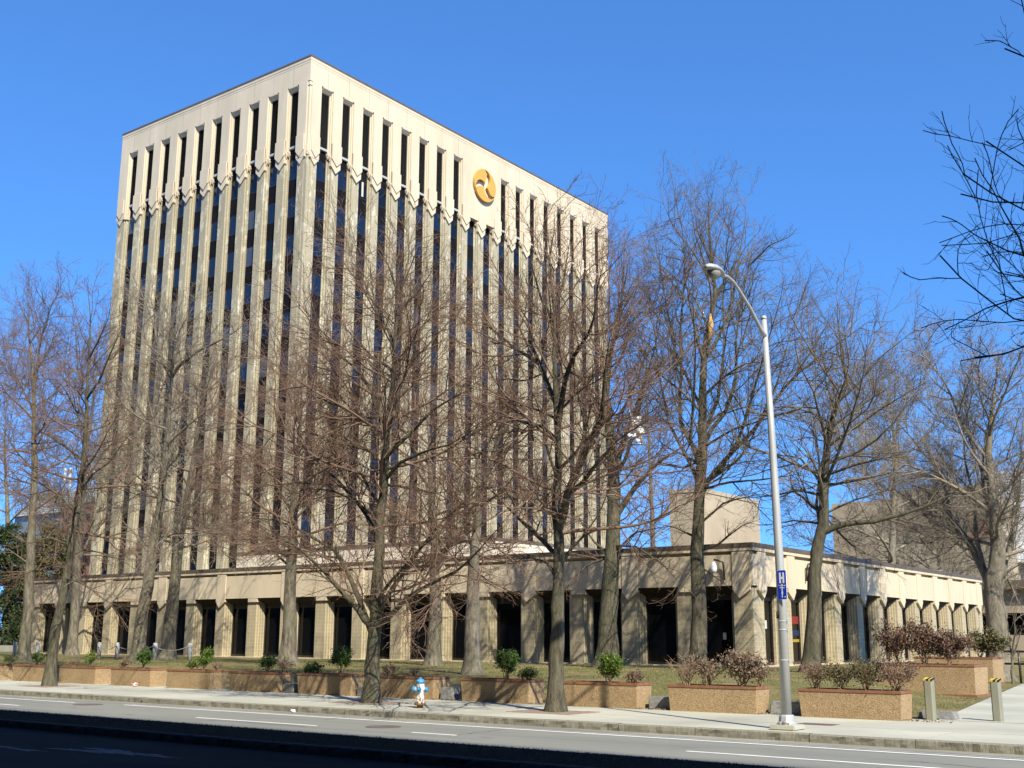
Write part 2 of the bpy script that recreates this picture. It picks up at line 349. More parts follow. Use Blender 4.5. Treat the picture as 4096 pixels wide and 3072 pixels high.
for k in range(9):
    x, y = -46+k*5.4+r.uniform(-2, 2), r.uniform(17.5, 20.2); d = r.choice((0, 0, 1)); 
    for i in range(r.randint(8, 20)):
        nx, ny = (x+r.uniform(.15, .5), y+r.uniform(-.07, .07)) if not d else (x+r.uniform(-.1, .1), y+.22)
        if ny > 21.2: break
        w_ = r.uniform(.008, .018); b.face([(x, y-w_, -.1475), (nx, ny-w_, -.1475), (nx, ny+w_, -.1475), (x, y+w_, -.1475)] if not d else [(x-w_, y, -.1475), (x+w_, y, -.1475), (nx+w_, ny, -.1475), (nx-w_, ny, -.1475)])
        x, y = nx, ny
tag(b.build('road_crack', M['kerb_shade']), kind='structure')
# sidewalk joints, slightly sunk dark sheets
b = MB()
for x in np.arange(-80, 20, 2.6): b.box(x, x+.012, 21.8, 26.4, -.002, .003)
b.box(-80, 20, 24.02, 24.032, -.002, .0035)
tag(b.build('pavement_joint', M['seam']), kind='structure')
# pale worn patches in the near lanes
def worn(cx, cy, rx, ry, seed):
    r = random.Random(seed); pts = []
    for i in range(48):
        a = 2*math.pi*i/48; q = 1+.3*math.sin(3*a+seed)+.2*math.sin(7*a+2*seed)+r.uniform(-.22, .22); pts.append((cx+rx*q*math.cos(a), cy+ry*q*math.sin(a)))
    return sheet('road_patch', pts, -.145-.0003*seed, M['worn'])
M['worn'] = simple('worn_patch', (.02, .022, .025), (.10, .11, .125), 5, .8, .3, 80, .006, (1, 3, 1), .15)
worn(-17.5, 12.25, 1.1, .22, 1); worn(-18.3, 12.0, .7, .10, 3); worn(-19.2, 11.5, .55, .09, 5); worn(-20.1, 11.6, .5, .06, 6)

# lawn with a gentle rise towards the low building; plaza path on its east side
def xpath(y): return -8.7 - (y-28)*.172
def lawn_h(x, y):
    rise = .18*ss((y-27.3)/.25) + .39*ss((y-27.4)/4.0)
    return rise*ss((xpath(y)-.3-x)/5.0)*.995 + .004
def grid_lawn(x0, x1, y0, y1, nx, ny, name, mat):
    xs = np.linspace(0, 1, nx); ys = np.linspace(y0, y1, ny)
    V = []
    for y in ys:
        xr = min(x1, xpath(y)-.02)
        for q in xs:
            x = x0+(xr-x0)*q; V.append((x, y, lawn_h(x, y)))
    F = [(j*nx+i, j*nx+i+1, (j+1)*nx+i+1, (j+1)*nx+i) for j in range(ny-1) for i in range(nx-1)]
    return tag(np_mesh(name, np.array(V), np.array(F), mat), kind='structure')
grid_lawn(-140, 0, 27.35, 90, 220, 90, 'lawn', M['lawn'])
def pathpoly():
    l = [(xpath(y), y) for y in (27.35, 40, 52.3)]
    return l + [(-2, 52.3), (30, 46), (30, 27.35)]
sheet('path', pathpoly(), .0045, M['sidewalk'])
sheet('lawn', [(-13.0, 52.35), (-2, 52.35), (30, 46.1), (120, 46.1), (120, 130), (-20, 130), (-16, 90)], -.004, M['lawn'])
sheet('lawn', [(-140, 90.05), (-16.5, 90.05), (-20, 130), (-140, 130)], .3, M['lawn'])
# grass blades
def blades(name, pts, h, mat):
    n = len(pts); a = rng.uniform(0, 2*np.pi, n); hh = h*rng.uniform(.5, 1.3, n); wd = .006+.006*rng.random(n)
    d = np.stack([np.cos(a), np.sin(a), np.zeros(n)], 1)*wd[:, None]; ln = np.stack([rng.normal(0, .35, n), rng.normal(0, .35, n), np.ones(n)], 1)*hh[:, None]
    V = np.stack([pts-d, pts+d, pts+ln], 1).reshape(-1, 3); F = np.arange(3*n).reshape(-1, 3)
    return tag(np_mesh(name, V, F, mat, smooth=False), kind='stuff')
n = 90000
y = 27.6+ (rng.random(n)**1.3)*18; x = -62+rng.random(n)*54
k = x < np.array([xpath(q)-.1 for q in y]); x, y = x[k], y[k]
patch = np.sin(x*1.1+np.sin(y*.9)*2)+np.sin(y*1.7+x*.4); k = patch > -.5; x, y = x[k], y[k]
z = np.array([lawn_h(a, c) for a, c in zip(x, y)])
blades('grass', np.stack([x, y, z], 1), .05, M['blade'])
n = 7000
x = -34+rng.random(n)*40; y = 15.98-(rng.random(n)**2)*1.75
blades('median_grass', np.stack([x, y, np.full(n, -.012)], 1), .022, M['blade_shade_tint'])

# ------------------------------------------------------------------ office tower
TX, TY, TH = -65.23, 58.95, 48.35
PIT = 2.4135
NL, NR = 10, 18
LL, LR = 2.0+9*PIT+1.95, 2.0+17*PIT+2.0
def TS(u, n, z): return (TX-u, TY-n, z)                 # street face
def TE(u, n, z): return (TX+n, TY+u, z)                 # east face
tower = empty('office_tower', (TX, TY, 0), 'tall beige office tower with narrow dark window strips and a gold round emblem', 'building')
zl = 39.55                                              # where the cream upper storey starts
wb = MB(); ub = MB(); sb = MB()
def pier(bm, T, c, a, steps, z0, z1, n0, deep):
    """fluted pier: flat front of width a, stepped back at both sides"""
    h = a/2; pts = [(c-h, n0), (c+h, n0)]; right = []; u, n_ = h, n0
    for wd, dp in steps:
        n_ -= dp; right.append((u, n_)); u += wd; right.append((u, n_))
    right.append((u, deep))
    pts = [(c-q, m_) for q, m_ in reversed(right)] + [(c-h, n0), (c+h, n0)] + [(c+q, m_) for q, m_ in right]
    bm.prism(pts, z0, z1, T)
for T, N, L in ((TS, NL, LL), (TE, NR, LR)):
    cs = [2.0+PIT*k for k in range(N)]
    for k in range(N-1):
        c = cs[k]+PIT/2
        pier(wb, T, c, .82, [(.14, .15), (.14, .15)], 0, 40.3, -.12, -.95)
        solidk = (T is TE and k in (7, 8, 9))
        if not (T is TE and k == 8): pier(ub, T, c, 1.08, [(.10, .13), (.10, .13)], 40.3, 46.1, 0, -.95)
        ub.box(c-.54, c+.54, -.4, -.001, zl, 40.3, T)
        # chevron tips: two layers
        ub.vprism([(c-.5, 40.6), (c+.5, 40.6), (c+.5, zl-.05), (c, 39.0), (c-.5, zl-.05)], -.3, .03, T)
        ub.vprism([(c-.54, 41.5), (c+.54, 41.5), (c+.54, 40.15), (c, 39.62), (c-.54, 40.15)], -.05, .12, T)
        for sg in (-1, 1):
            for uu, nn, zz in ((.60, -.10, 40.3), (.71, -.24, 40.45)):      # small pointed corbels under the flutes
                uc = c+sg*uu; q = .085
                ub.solid([T(uc-.015, nn-.06, zz-.36), T(uc+.015, nn-.06, zz-.36), T(uc+.015, nn-.03, zz-.36), T(uc-.015, nn-.03, zz-.36)],
                         [T(uc-q, nn-.14, zz), T(uc+q, nn-.14, zz), T(uc+q, nn+.09, zz), T(uc-q, nn+.09, zz)])
                ub.box(uc-q, uc+q, nn-.14, nn+.088, zz+.001, zz+.12, T)
    # end piers of this face
    for e0, e1, first in ((0, cs[0]-.66, True), (cs[-1]+.66, L, False)):
        a0, a1 = (e0+.48, e1) if first else (e0, e1)
        s_ = -1 if not first else 1
        if first:
            wb.prism([(a0, -.6), (a0, -.12), (a1-.137, -.12), (a1-.137, -.27), (a1+.003, -.27), (a1+.003, -.42), (a1+.143, -.42), (a1+.143, -.95), (a0, -.95)], 0, zl+.4, T)
            ub.prism([(.3, -.5), (.3, 0), (e1-.02, 0), (e1-.02, -.13), (e1+.08, -.13), (e1+.08, -.26), (e1+.18, -.26), (e1+.18, -.95), (.3, -.95)], zl, 46.1, T)
            cc = (a0+a1)/2-.05
        else:
            wb.prism([(L-.12, -.95), (L-.12, -.12), (e0+.137, -.12), (e0+.137, -.27), (e0-.003, -.27), (e0-.003, -.42), (e0-.143, -.42), (e0-.143, -.95)], 0, zl+.4, T)
            ub.prism([(L, -.95), (L, 0), (e0+.02, 0), (e0+.02, -.13), (e0-.08, -.13), (e0-.08, -.26), (e0-.18, -.26), (e0-.18, -.95)], zl, 46.1, T)
            cc = (e0+e1)/2+.05
        ub.vprism([(cc-.42, 40.6), (cc+.42, 40.6), (cc+.42, zl-.05), (cc, 39.0), (cc-.42, zl-.05)], -.3, -.02, T)
        ub.vprism([(cc-.46, 41.5), (cc+.46, 41.5), (cc+.46, 40.15), (cc, 39.62), (cc-.46, 40.15)], -.05, .075, T)
    # header above the louvres and the seams in it
    ub.box(.004, L-.003, -.95, 0, 46.1, 47.95, T)
    for k in range(N):
        c = cs[k]
        if not (T is TE and k in (8, 9)): ub.box(c-.02, c+.02, -.02, .006, 46.1, 47.95, T, 1)
    ub.box(.05, L-.05, -.02, .0055, 47.72, 47.75, T, 1)
# blank wall behind the emblem
c8, c9 = 2.0+PIT*8, 2.0+PIT*9
ub.box(c8-.68, c9+.68, -.95, -.004, 40.75, 46.1, TE)
for c in (c8, c9): ub.vprism([(c-.68, 40.9), (c+.68, 40.9), (c+.55, 40.55), (c-.55, 40.55)], -.6, .05, TE)
# recessed corner shafts
wb.box(.17, .75, -.75, -.17, 0, zl+.4, TS); ub.box(.1, .55, -.6, -.1, zl+.2, 45.9, TS)
wb.box(.32, .75, -.75, -.32+.0, 0, zl+.3, TS)
ub.box(.04, .35, -.35, -.04, 45.75, 46.1, TS)
for sg, T in ((1, TS), (1, TE)): ub.vprism([(.12, 40.5), (.62, 40.5), (.62, 40.0), (.37, 39.7), (.12, 40.0)], -.5, -.06, T)
# rear core so that the tower is a closed block
core = MB(); core.box(TX-LL+.9, TX-.9, TY+.9, TY+LR-.9, 0, 47.9)
core.box(TX-LL+.12, TX-.9, TY+LR-.9, TY+LR-.12, 0, 47.9); core.box(TX-LL+.12, TX-LL+.9, TY+.95, TY+LR-.9, 0, 47.9)
wb.build('brick_wall', M['tower_brick'], tower); ub.build('upper_wall', [M['cream'], M['seam']], tower)
core.build('core_wall', M['tower_brick'], tower)
cap = MB(); cap.box(TX-LL-.05, TX+.05, TY-.05, TY+LR+.05, 48.2, 48.36); rc = cap.build('roof_cap', M['coping'], tower)
cap = MB(); cap.box(TX-LL-.02, TX+.02, TY-.02, TY+LR+.02, 47.95, 48.2); cap.build('parapet_band', M['cream'], tower)
# window strips and louvres
zs = []; z_ = 39.78
while z_ > 3: zs.append(z_); z_ -= 3.22
vr = random.Random(3)
for T, N in ((TS, NL), (TE, NR)):
    for k in range(N):
        c = 2.0+PIT*k; g = MB(); hw = .57
        g.box(c-hw, c+hw, -.72, -.47, 39.78, 40.76, T, 1)
        for z0 in zs:
            n0 = -.465+vr.uniform(-.006, .006)
            g.box(c-hw, c+hw, -.72, n0, z0-1.66, z0, T, vr.choices((0, 4, 5), (.72, .2, .08))[0])
            g.box(c-hw, c+hw, -.72, -.452, z0-3.22, z0-1.70, T, 1)
            g.box(c-hw, c+hw, -.70, -.44, z0-1.70, z0-1.66, T, 2)
            g.box(c-hw, c+hw, -.70, -.44, z0-.03, z0-.0, T, 2)
        if T is TE and k in (2,): g.box(c-.1, c+.12, -.47, -.45, 38.3, 39.6, T, 3)
        g.build('window_strip', [M['glass'], M['spandrel'], M['frame'], M['cream'], M['glass_dim'], M['glass_blind']], tower)
        if T is TE and k in (8, 9): continue
        lv = MB(); lv.box(c-.49, c+.49, -.8, -.43, 40.93, 45.75, T, 1)
        for i in range(40):
            z0 = 40.96+i*.119
            lv.face([T(c-.48, -.30, z0), T(c+.48, -.30, z0), T(c+.48, -.42, z0+.10), T(c-.48, -.42, z0+.10)], 0)
        o = lv.build('louvre_panel', [M['louvre'], M['dark']], tower)
        fr = MB(); fr.box(c-.47, c+.47, -.62, -.27, 40.74, 40.93, T); fr.build('sill', M['greymetal'], o).location = (0, 0, 0)
        hd = MB(); hd.sprism([(-.5, 46.1), (-.003, 46.1), (-.003, 46.02), (-.26, 45.72), (-.5, 45.72)], c-.5, c+.5, T); hd.build('hood', M['cream'], o).location = (0, 0, 0)
# emblem: three interlocking rotating blades
def blade(theta):
    R = 1.62; out = []
    def P(t, r): a = math.radians(theta-132*t); return (r*math.cos(a), r*math.sin(a))
    n = 26
    for i in range(n+1): out.append(P(i/n*.93, R))
    for i in range(1, 12):
        q = i/12; out.append(P(.93+.115*math.sin(math.pi*q), R*(1-.80*q)))
    for i in range(n+1):
        t_ = .93*(1-i/n); q = 1-t_/.93
        rin = R*(.20+.80*ss((q-.12)/.86)**.9)
        if i < n: out.append(P(t_, min(rin, R*.995)))
    return out
emb = MB(); ec, ez = 22.65, 44.3
for th in (97, -23, 217):
    pl = blade(th)
    emb.vprism([(ec+a, ez+c) for a, c in pl], .10, .30, TE)
emb.build('emblem', M['gold'], tower)
an = MB()
for dx, h in ((0, 3.2), (.35, 2.6), (-.35, 2.3)): an.tube([(TX-6+dx, TY+13, 48.3), (TX-6+dx, TY+13, 48.3+h)], .03, 6)
for z0 in (49.4, 50.1, 50.6): an.tube([(TX-6.5, TY+13, z0), (TX-5.5, TY+13, z0)], .02, 6)
an.build('antenna', M['greymetal'], tower)

# ------------------------------------------------------------------ low building in front of the tower
PX, PY, PB, PT = -22.67, 47.7, .3, 5.98
def PS(u, n, z): return (PX-u, PY-n, z)
def PE(u, n, z): return (PX+n, PY+u, z)
pod = empty('low_building', (PX, PY, .57), 'long low building with brick piers and a beige overhanging fascia, in front of the tower', 'building')
pw = MB(); pf = MB(); pc = MB(); pj = MB(); ps = MB()
LP, RP = 58.6, 35.6
STEP = [(.09, .115), (.09, .115), (.09, .115)]
faces = ((PS, LP, [.40]+[.40+2.98*k for k in range(1, 20)]), (PE, RP, [.60+3.07*k for k in range(0, 12)]))
wins = []
for T, L, cs in faces:
    for k, c in enumerate(cs):
        if k == 0:
            e = .93 if T is PS else 1.13
            pw.prism([(.003, -.9), (.003, 0), (e, 0), (e, -.115), (e+.09, -.115), (e+.09, -.23), (e+.18, -.23), (e+.18, -.345), (e+.27, -.345), (e+.27, -.9)], PB, 4.02, T)
        else: pier(pw, T, c, .80, STEP, PB, 4.02, 0, -.9)
        # drop piece / pointed rib over the pier
        v = (T is PE) or (k % 2 == 0)
        rc = c-.13 if T is PS else c+.30
        if k == 0: rc = .46 if T is PS else .80
        hw = .42
        if v: pf.vprism([(rc-hw, 5.6), (rc+hw, 5.6), (rc+hw, 3.92), (rc+.12, 3.56), (rc-hw, 3.92)], -.12, .145, T)
        else: pf.box(rc-hw, rc+hw, -.5, .10, 3.87, 4.12, T)
        if k < len(cs)-1:
            a0 = (.93 if T is PS else 1.13) if k == 0 else c+.40
            a1 = cs[k+1]-.40
            wins.append((T, a0+.27, a1-.27))
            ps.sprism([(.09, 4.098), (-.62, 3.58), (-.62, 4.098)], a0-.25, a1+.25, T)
        if T is PS and not v: pf.box(rc+.30, rc+.315, .09, .104, 4.12, 5.47, T, 1)
    u0 = 0
    pf.box(-.097, L, -.9, .10, 4.1, 5.48, T)
    pf.box(.06, L, -.9, -.12, 5.48, 5.64, T); pf.box(-.165, L+.01, -.9, .168, 5.63, 5.78, T)
    pc.box(-.187, L+.02, -.95, .19, 5.78, 5.98, T)
    pw.box(L-.02, L-.9, -.9, 0, PB, 4.1, T)
    pf.box(.5, L, .11-.2, .11, 4.105, 4.13, T)
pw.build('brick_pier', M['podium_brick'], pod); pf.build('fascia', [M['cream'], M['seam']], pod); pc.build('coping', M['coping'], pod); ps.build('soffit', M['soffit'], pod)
rf = MB(); rf.box(PX-LP+.5, PX-.5, PY+.9, PY+RP-.5, 5.3, 5.7); rf.build('roof', M['roofing'], pod)
bk = MB(); bk.box(PX-LP, PX-1.2, PY+1.3, PY+RP, PB, 5.3); bk.build('inner_wall', M['dark'], pod)
for T, a0, a1 in wins:
    g = MB(); g.box(a0-.02, a1+.02, -.75, -.55, .62, 3.7, T); wo = g.build('window', M['podium_glass'], pod)
    f = MB()
    for u in (a0-.02, a1-.03): f.box(u, u+.05, -.56, -.47, .62, 3.68, T)
    f.box(a0+.03, a1-.03, -.56, -.47, .62, .74, T); f.box(a0+.03, a1-.03, -.56, -.47, 3.5, 3.68, T)
    f.build('frame', M['frame'], wo).location = (0, 0, 0)
sl = MB(); sl.box(.0, LP, -.9, .05, .45, .62, PS); sl.box(0.003, RP, -.9, .047, .45, .617, PE); sl.build('plinth', M['cream'], pod)
# panels and papers seen in the east windows
def notice(T, u0, u1, z0, z1, col, nm='notice'):
    b = MB(); b.box(u0, u1, -.549, -.535, z0, z1, T); return b.build(nm, simple('notice_'+nm, col, None, 3, .5, 0), pod)
notice(PE, 2.0, 2.5, 2.25, 2.62, (.5, .5, .42), 'paper_notice'); notice(PE, 4.95, 6.2, 2.5, 2.85, (.18, .02, .02), 'red_band')
notice(PE, 4.95, 6.2, 1.95, 2.2, (.012, .022, .07), 'blue_band'); notice(PE, 4.95, 6.2, 1.65, 1.78, (.30, .21, .02), 'yellow_band'); notice(PS, 1.62, 1.78, 1.75, 2.05, (.6, .6, .58), 'paper_notice')
# dome cameras on gooseneck arms
def dome_cam(T, u, z, sg):
    b = MB(); pts = [T(u, .18, z-.8), T(u, .22, z-.2), T(u, .3, z)] + [T(u+sg*.45*math.sin(a)*.9, .35, z+.12-.12*(1-math.sin(a))) for a in (.5, 1.0, 1.57)]
    b.tube(pts, .045, 8); o = b.build('security_camera', M['frame'], pod)
    d = MB(); e = T(u+sg*.42, .36, z); d.lathe([(.05, .02), (.12, -.1), (.15, -.3), (.15, -.36), (.10, -.46), (.02, -.5)], 14, None, 0, e); d.build('dome', M['bgwhite'], o).location = (0, 0, 0)
dome_cam(PS, 1.25, 5.15, 1); dome_cam(PE, 5.6, 5.3, 1); dome_cam(PS, 51.2, 4.6, 1)
# white roof screen between the low roof and the tower
rs = MB(); rs.box(-65.1, -42.18, 54.0, 75, 5.3, 7.45); rs.build('roof_screen', M['screen_cream'], pod)
rs = MB(); rs.box(-65.1, -42.12, 53.94, 75.06, 7.45, 7.62); rs.build('screen_coping', M['coping'], pod)

# ------------------------------------------------------------------ building across the street (behind the viewer) that shades the near lanes
HB = (17.35+6)/math.cos(SUN_EL)/abs(math.sin(SUN_AZ))*math.sin(SUN_EL)-.15
sh = empty('office_block', (0, -6, 0), 'long flat roofed office block on the viewer side of the street', 'building')
b = MB(); b.box(-330, 70, -28, -6.2, -.3, HB-.6); b.build('wall', M['officewall'], sh)
b = MB(); b.box(-330.1, 70.1, -28.1, -6.0, HB-.6, HB); b.build('parapet', M['coping'], sh)
for i in range(11):
    z0 = 3.2+i*3.6; b = MB(); b.box(-328, 68, -6.25, -6.15, z0, z0+1.7); b.build('window_band', M['podium_glass'], sh)

# ------------------------------------------------------------------ planters and shrubs
def planter(x0, y0, L, D, H, z, label, strip=False):
    t = empty('planter', (x0+L/2, y0, z), label, 'planter', 'pebble finished planters along the sidewalk')
    b = MB(); i = .035                                          # slightly narrower at the foot
    b.solid([(x0+i, y0+i, z), (x0+L-i, y0+i, z), (x0+L-i, y0+D-i, z), (x0+i, y0+D-i, z)],
            [(x0, y0, z+H-.06), (x0+L, y0, z+H-.06), (x0+L, y0+D, z+H-.06), (x0, y0+D, z+H-.06)])
    b.build('body', M['aggregate'], t, .012)
    b = MB(); o = .012; r = .09
    for a in ((x0-o, x0+L+o, y0-o, y0+r), (x0-o, x0+L+o, y0+D-r, y0+D+o), (x0-o, x0+r, y0+r+.001, y0+D-r-.001), (x0+L-r, x0+L+o, y0+r+.001, y0+D-r-.001)):
        b.box(*a, z+H-.062, z+H)
    b.build('rim', M['terracotta'], t)
    b = MB(); b.box(x0+r, x0+L-r, y0+r, y0+D-r, z+H-.061, z+H-.03); b.build('soil', M['soil'], t)
    if strip:
        b = MB(); b.box(x0-.02, x0+L+.02, y0-.02, y0+D+.02, z-.02, z+.09); b.build('base_strip', M['terracotta'], t)
    return t
PLX = [-48.75, -45.4, -42.05, -38.66, -35.3, -31.92, -28.56, -25.2, -21.75, -18.30, -14.98, -11.49]
PLAB = ['planter at the far end of the kerbside row, cut by the picture edge', 'second planter of the row counted from the far end, behind the leaning street tree',
        'planter just past the leaning street tree, with a bright upright shrub', 'planter with a dark bushy evergreen and a pale cleaned end face',
        'planter with two yellow green shrubs, one tall one low', 'planter with a dark shrub and dry stems at its end',
        'planter with a tall leafy shrub, just before the forked street tree', 'planter directly behind the blue capped fire hydrant',
        'planter with a tall yew and a low dark bush, before the straight street tree', 'planter behind the straight street tree, with a round bright yew',
        'planter holding bare pale stems and a large brown leaved bush, beside the lamp post', 'planter with a long russet hedge, beside the olive bollards']
for x0, lb in zip(PLX, PLAB): planter(x0, 26.40, 2.42, .77, .65, -.01, lb)
planter(-13.95, 38.5, 3.1, 1.5, 1.0, .0, 'larger planter with rust coloured bushes standing back beside the path', True)
planter(-16.6, 50.2, 3.2, 1.6, 1.08, .0, 'large planter farthest back on the path, below a dark green bush', True)

def leaf_cloud(clumps, n, size, flat=.5):
    """clumps: (centre, radii); many small leaf quads spread through each"""
    P = []
    vol = np.array([r[0]*r[1]*r[2] for c, r in clumps])**.67; vol /= vol.sum()
    for (c, r), q in zip(clumps, vol):
        k = max(8, int(n*q)); d = rng.normal(size=(k, 3)); d /= np.linalg.norm(d, axis=1)[:, None]
        P.append(np.array(c)+d*np.array(r)*np.minimum(np.abs(rng.normal(0, .62, k)), 1.5)[:, None])
    P = np.concatenate(P); k = len(P)
    a = rng.normal(size=(k, 3)); a /= np.linalg.norm(a, axis=1)[:, None]
    b_ = np.cross(a, rng.normal(size=(k, 3))); b_ /= np.linalg.norm(b_, axis=1)[:, None]
    sz = size*rng.uniform(.6, 1.35, k)[:, None]
    V = np.stack([P-a*sz, P+b_*sz*flat, P+a*sz, P-b_*sz*flat], 1).reshape(-1, 3)
    return V, np.arange(4*k).reshape(-1, 4)
def stems_np(segs, name, mat, parent, sides=3):
    A = np.array([q[0] for q in segs]); B = np.array([q[1] for q in segs]); r0 = np.array([q[2] for q in segs]); r1 = np.array([q[3] for q in segs])
    V, F = tubes(np.stack([A, B], 1), np.stack([r0, r1], 1), sides)
    return np_mesh(name, V, F, mat, parent)
def tubes(P, R, sides=3):
    """P (n,K,3) polylines, R (n,K) radii -> verts, quads"""
    n, K, _ = P.shape
    T = np.empty_like(P); T[:, 1:-1] = P[:, 2:]-P[:, :-2]; T[:, 0] = P[:, 1]-P[:, 0]; T[:, -1] = P[:, -1]-P[:, -2]
    T /= np.linalg.norm(T, axis=2, keepdims=True)+1e-9
    main = P[:, -1]-P[:, 0]; ref = np.where((np.abs(main[:, 2]) > .7*np.linalg.norm(main, axis=1))[:, None], np.array([1., 0, 0]), np.array([0, 0, 1.]))
    A = np.cross(T, ref[:, None, :]); A /= np.linalg.norm(A, axis=2, keepdims=True)+1e-9
    B = np.cross(T, A)
    ang = np.arange(sides)*2*np.pi/sides
    V = P[:, :, None, :] + (A[:, :, None, :]*np.cos(ang)[None, None, :, None]+B[:, :, None, :]*np.sin(ang)[None, None, :, None])*R[:, :, None, None]
    idx = np.arange(n*K*sides).reshape(n, K, sides); nx = np.roll(idx, -1, axis=2)
    F = np.stack([idx[:, :-1], nx[:, :-1], nx[:, 1:], idx[:, 1:]], -1).reshape(-1, 4)
    return V.reshape(-1, 3), F
def shrub(x, y, z, wd, ht, leaf, nleaf, label, stem=None, nst=10, size=.03, cat='shrub', group='shrubs in the planters', upright=False):
    t = empty('shrub', (x, y, z), label, cat, group); segs = []; tips = []
    for i in range(nst):
        a = rng.uniform(0, 2*np.pi); r = wd*.5*rng.uniform(.3, 1)*(.7 if upright else 1)
        p0 = np.array([x+rng.normal(0, .05), y+rng.normal(0, .04), z]); p2 = np.array([x+r*np.cos(a), y+min(.5, r)*np.sin(a)*.8, z+ht*rng.uniform(.55, 1.0)*(1-.25*(r/(wd*.5))**2)])
        p1 = (p0+p2)/2+np.array([0, 0, .04]); segs += [(p0, p1, .013, .009), (p1, p2, .009, .004)]; tips.append(p2)
        for _ in range(11):
            q = p1+(p2-p1)*rng.uniform(-.3, 1); e = q+np.array([rng.normal(0, .12), rng.normal(0, .10), rng.uniform(.0, .2)])*max(.75, ht); segs.append((q, e, .006, .003)); tips.append(e)
            for _ in range(2):
                g = e+(rng.normal(0, .055, 3)+np.array([0, 0, .05]))*max(.7, ht); segs.append((q*.4+e*.6, g, .004, .002))
    stems_np(segs, 'stem', stem or M['twig_shrub'], t)
    if leaf:
        cl = [(p, (.15*wd+.05,)*3) for p in tips[::2]]; nleaf = int(nleaf*1.5)
        V, F = leaf_cloud(cl, nleaf, size); np_mesh('foliage', V, F, leaf, t, False)
    return t
def shp(px, wd, ht, leaf, n, label, stem=None, nst=8, size=.03, y=26.78, z=.61, up=False):
    q = at(px, 2690, y); return shrub(q.x, y, z, wd, ht, M[leaf] if leaf else None, n, label, stem, nst, size, upright=up)
shp(152, .55, .45, 'yew', 900, 'dark green shrub half hidden by the leaning street tree')
shp(40, .55, .3, 'yew', 500, 'low dark shrub by the picture edge, in the farthest planter')
shp(355, .40, .60, 'yew_bright', 900, 'bright green upright shrub in the planter next to the leaning street tree', up=True)
shp(290, .5, .22, None, 0, 'dry stalks beside the bright upright shrub')
shp(573, .66, .64, 'yew', 2400, 'dark leafy evergreen before the grey chained posts', up=True)
shp(500, .5, .28, 'dryleaf', 160, 'dry brown tuft beside the dark leafy evergreen')
shp(815, .66, .66, 'yew_bright', 2600, 'yellow green round topped shrub, tallest in its planter', up=True)
shp(765, .45, .24, 'yew_bright', 500, 'low yellow green shrub at the foot of the round topped one')
shp(870, .5, .22, None, 0, 'thin dry stems beside the yellow green shrub')
shp(1068, .66, .56, 'yew', 2000, 'dark green shrub leaning towards the dry stems')
shp(1140, .62, .36, 'dryleaf', 250, 'straw coloured dry stems at the base of a lawn tree')
shp(1247, .55, .22, 'yew', 800, 'low spiky dark shrub in shade')
shp(1365, .72, .80, 'yew', 3200, 'tall dark leafy shrub just before the forked street tree', up=True)
shp(1557, .55, .26, 'dryleaf', 260, 'small dry shrub behind the fire hydrant')
shp(1660, .4, .2, None, 0, 'sparse stalks in the planter behind the hydrant')
shp(2030, .75, .82, 'yew', 3400, 'tall tapering yew before the straight street tree', up=True)
shp(2115, .5, .26, 'yew', 700, 'low dark bush at the foot of the tapering yew')
shp(2436, .85, .70, 'yew_bright', 3600, 'broad bright yew in the planter behind the straight street tree')
shp(2536, .5, .24, 'dryleaf', 420, 'low brownish bush beside the broad bright yew')
shp(2745, .95, .80, None, 0, 'bare pale stems in a fan, first in the lamp post planter', None, 16)
shp(2835, .9, .78, 'dryleaf', 90, 'bare reddish stems between the fan and the brown bush', None, 14)
shp(2965, 1.05, 1.0, 'dryleaf', 2300, 'large bush of withered brown leaves beside the lamp post', None, 14, .035)
shp(3040, .5, .45, 'dryleaf', 300, 'small withered sprig hanging at the planter end beside the lamp post')
shp(3255, 1.0, .66, 'barberry', 700, 'russet twiggy shrub, first behind the lamp post', None, 14, .024)
shp(3360, 1.0, .62, 'olive', 1300, 'olive green shrub in the middle of the long hedge', None, 13, .024)
shp(3465, 1.0, .66, 'olive', 1500, 'dark olive shrub before the russet end of the hedge', None, 13, .024)
shp(3580, 1.1, .84, 'barberry', 1100, 'russet shrub overhanging the planter end beside the bollard', None, 15, .024)
for px, lb, lf in ((3600, 'rust red bush, first in the larger planter by the path', 'barberry'), (3700, 'thick rust red bush in the middle of the larger path planter', 'barberry'), (3800, 'russet rounded bush at the end of the larger path planter', 'barberry')):
    shp(px, 1.35, 1.25, lf, 2600, lb, None, 14, .04, 39.2, .96)
shp(3925, 1.3, 1.2, 'olive', 2600, 'dark olive bush trailing over the farthest planter', None, 12, .045, 50.9, 1.04)
shp(3985, 1.2, 1.15, 'olive', 2200, 'olive and russet bush at the end of the farthest planter', None, 12, .045, 50.9, 1.04)

# granite blocks between the planters
GL = ['rough granite block in the gap beside the withered hedge planter', 'rough granite block behind the lamp post foot', 'grey granite block between hydrant planter and tapering yew', 'small granite block before the forked tree, half in shade',
      'low granite block beside the olive bollard', 'small pale granite block next to the dark shaded planter end']
for (x, y, L, h), lb in zip(((-15.75, 26.75, .72, .30), (-12.45, 26.8, .85, .30), (-22.68, 26.55, .50, .36), (-26.1, 26.6, .7, .3), (-9.12, 27.62, .80, .17), (-29.45, 26.6, .55, .30)), GL):
    b = MB(); r = random.Random(int(-x*10)); j = lambda: r.uniform(-.03, .03)
    b.solid([(x+j(), y+j(), -.01), (x+L+j(), y+j(), -.01), (x+L+j(), y+.4+j(), -.01), (x+j(), y+.4+j(), -.01)], [(x+.02+j(), y+.02+j(), h+j()*.4), (x+L-.02+j(), y+.02+j(), h+j()*.4), (x+L+j(), y+.4, h), (x+j(), y+.4, h)])
    tag(b.build('granite_block', M['granite_dark'], None, .025), lb, 'granite block', 'granite blocks between the planters')
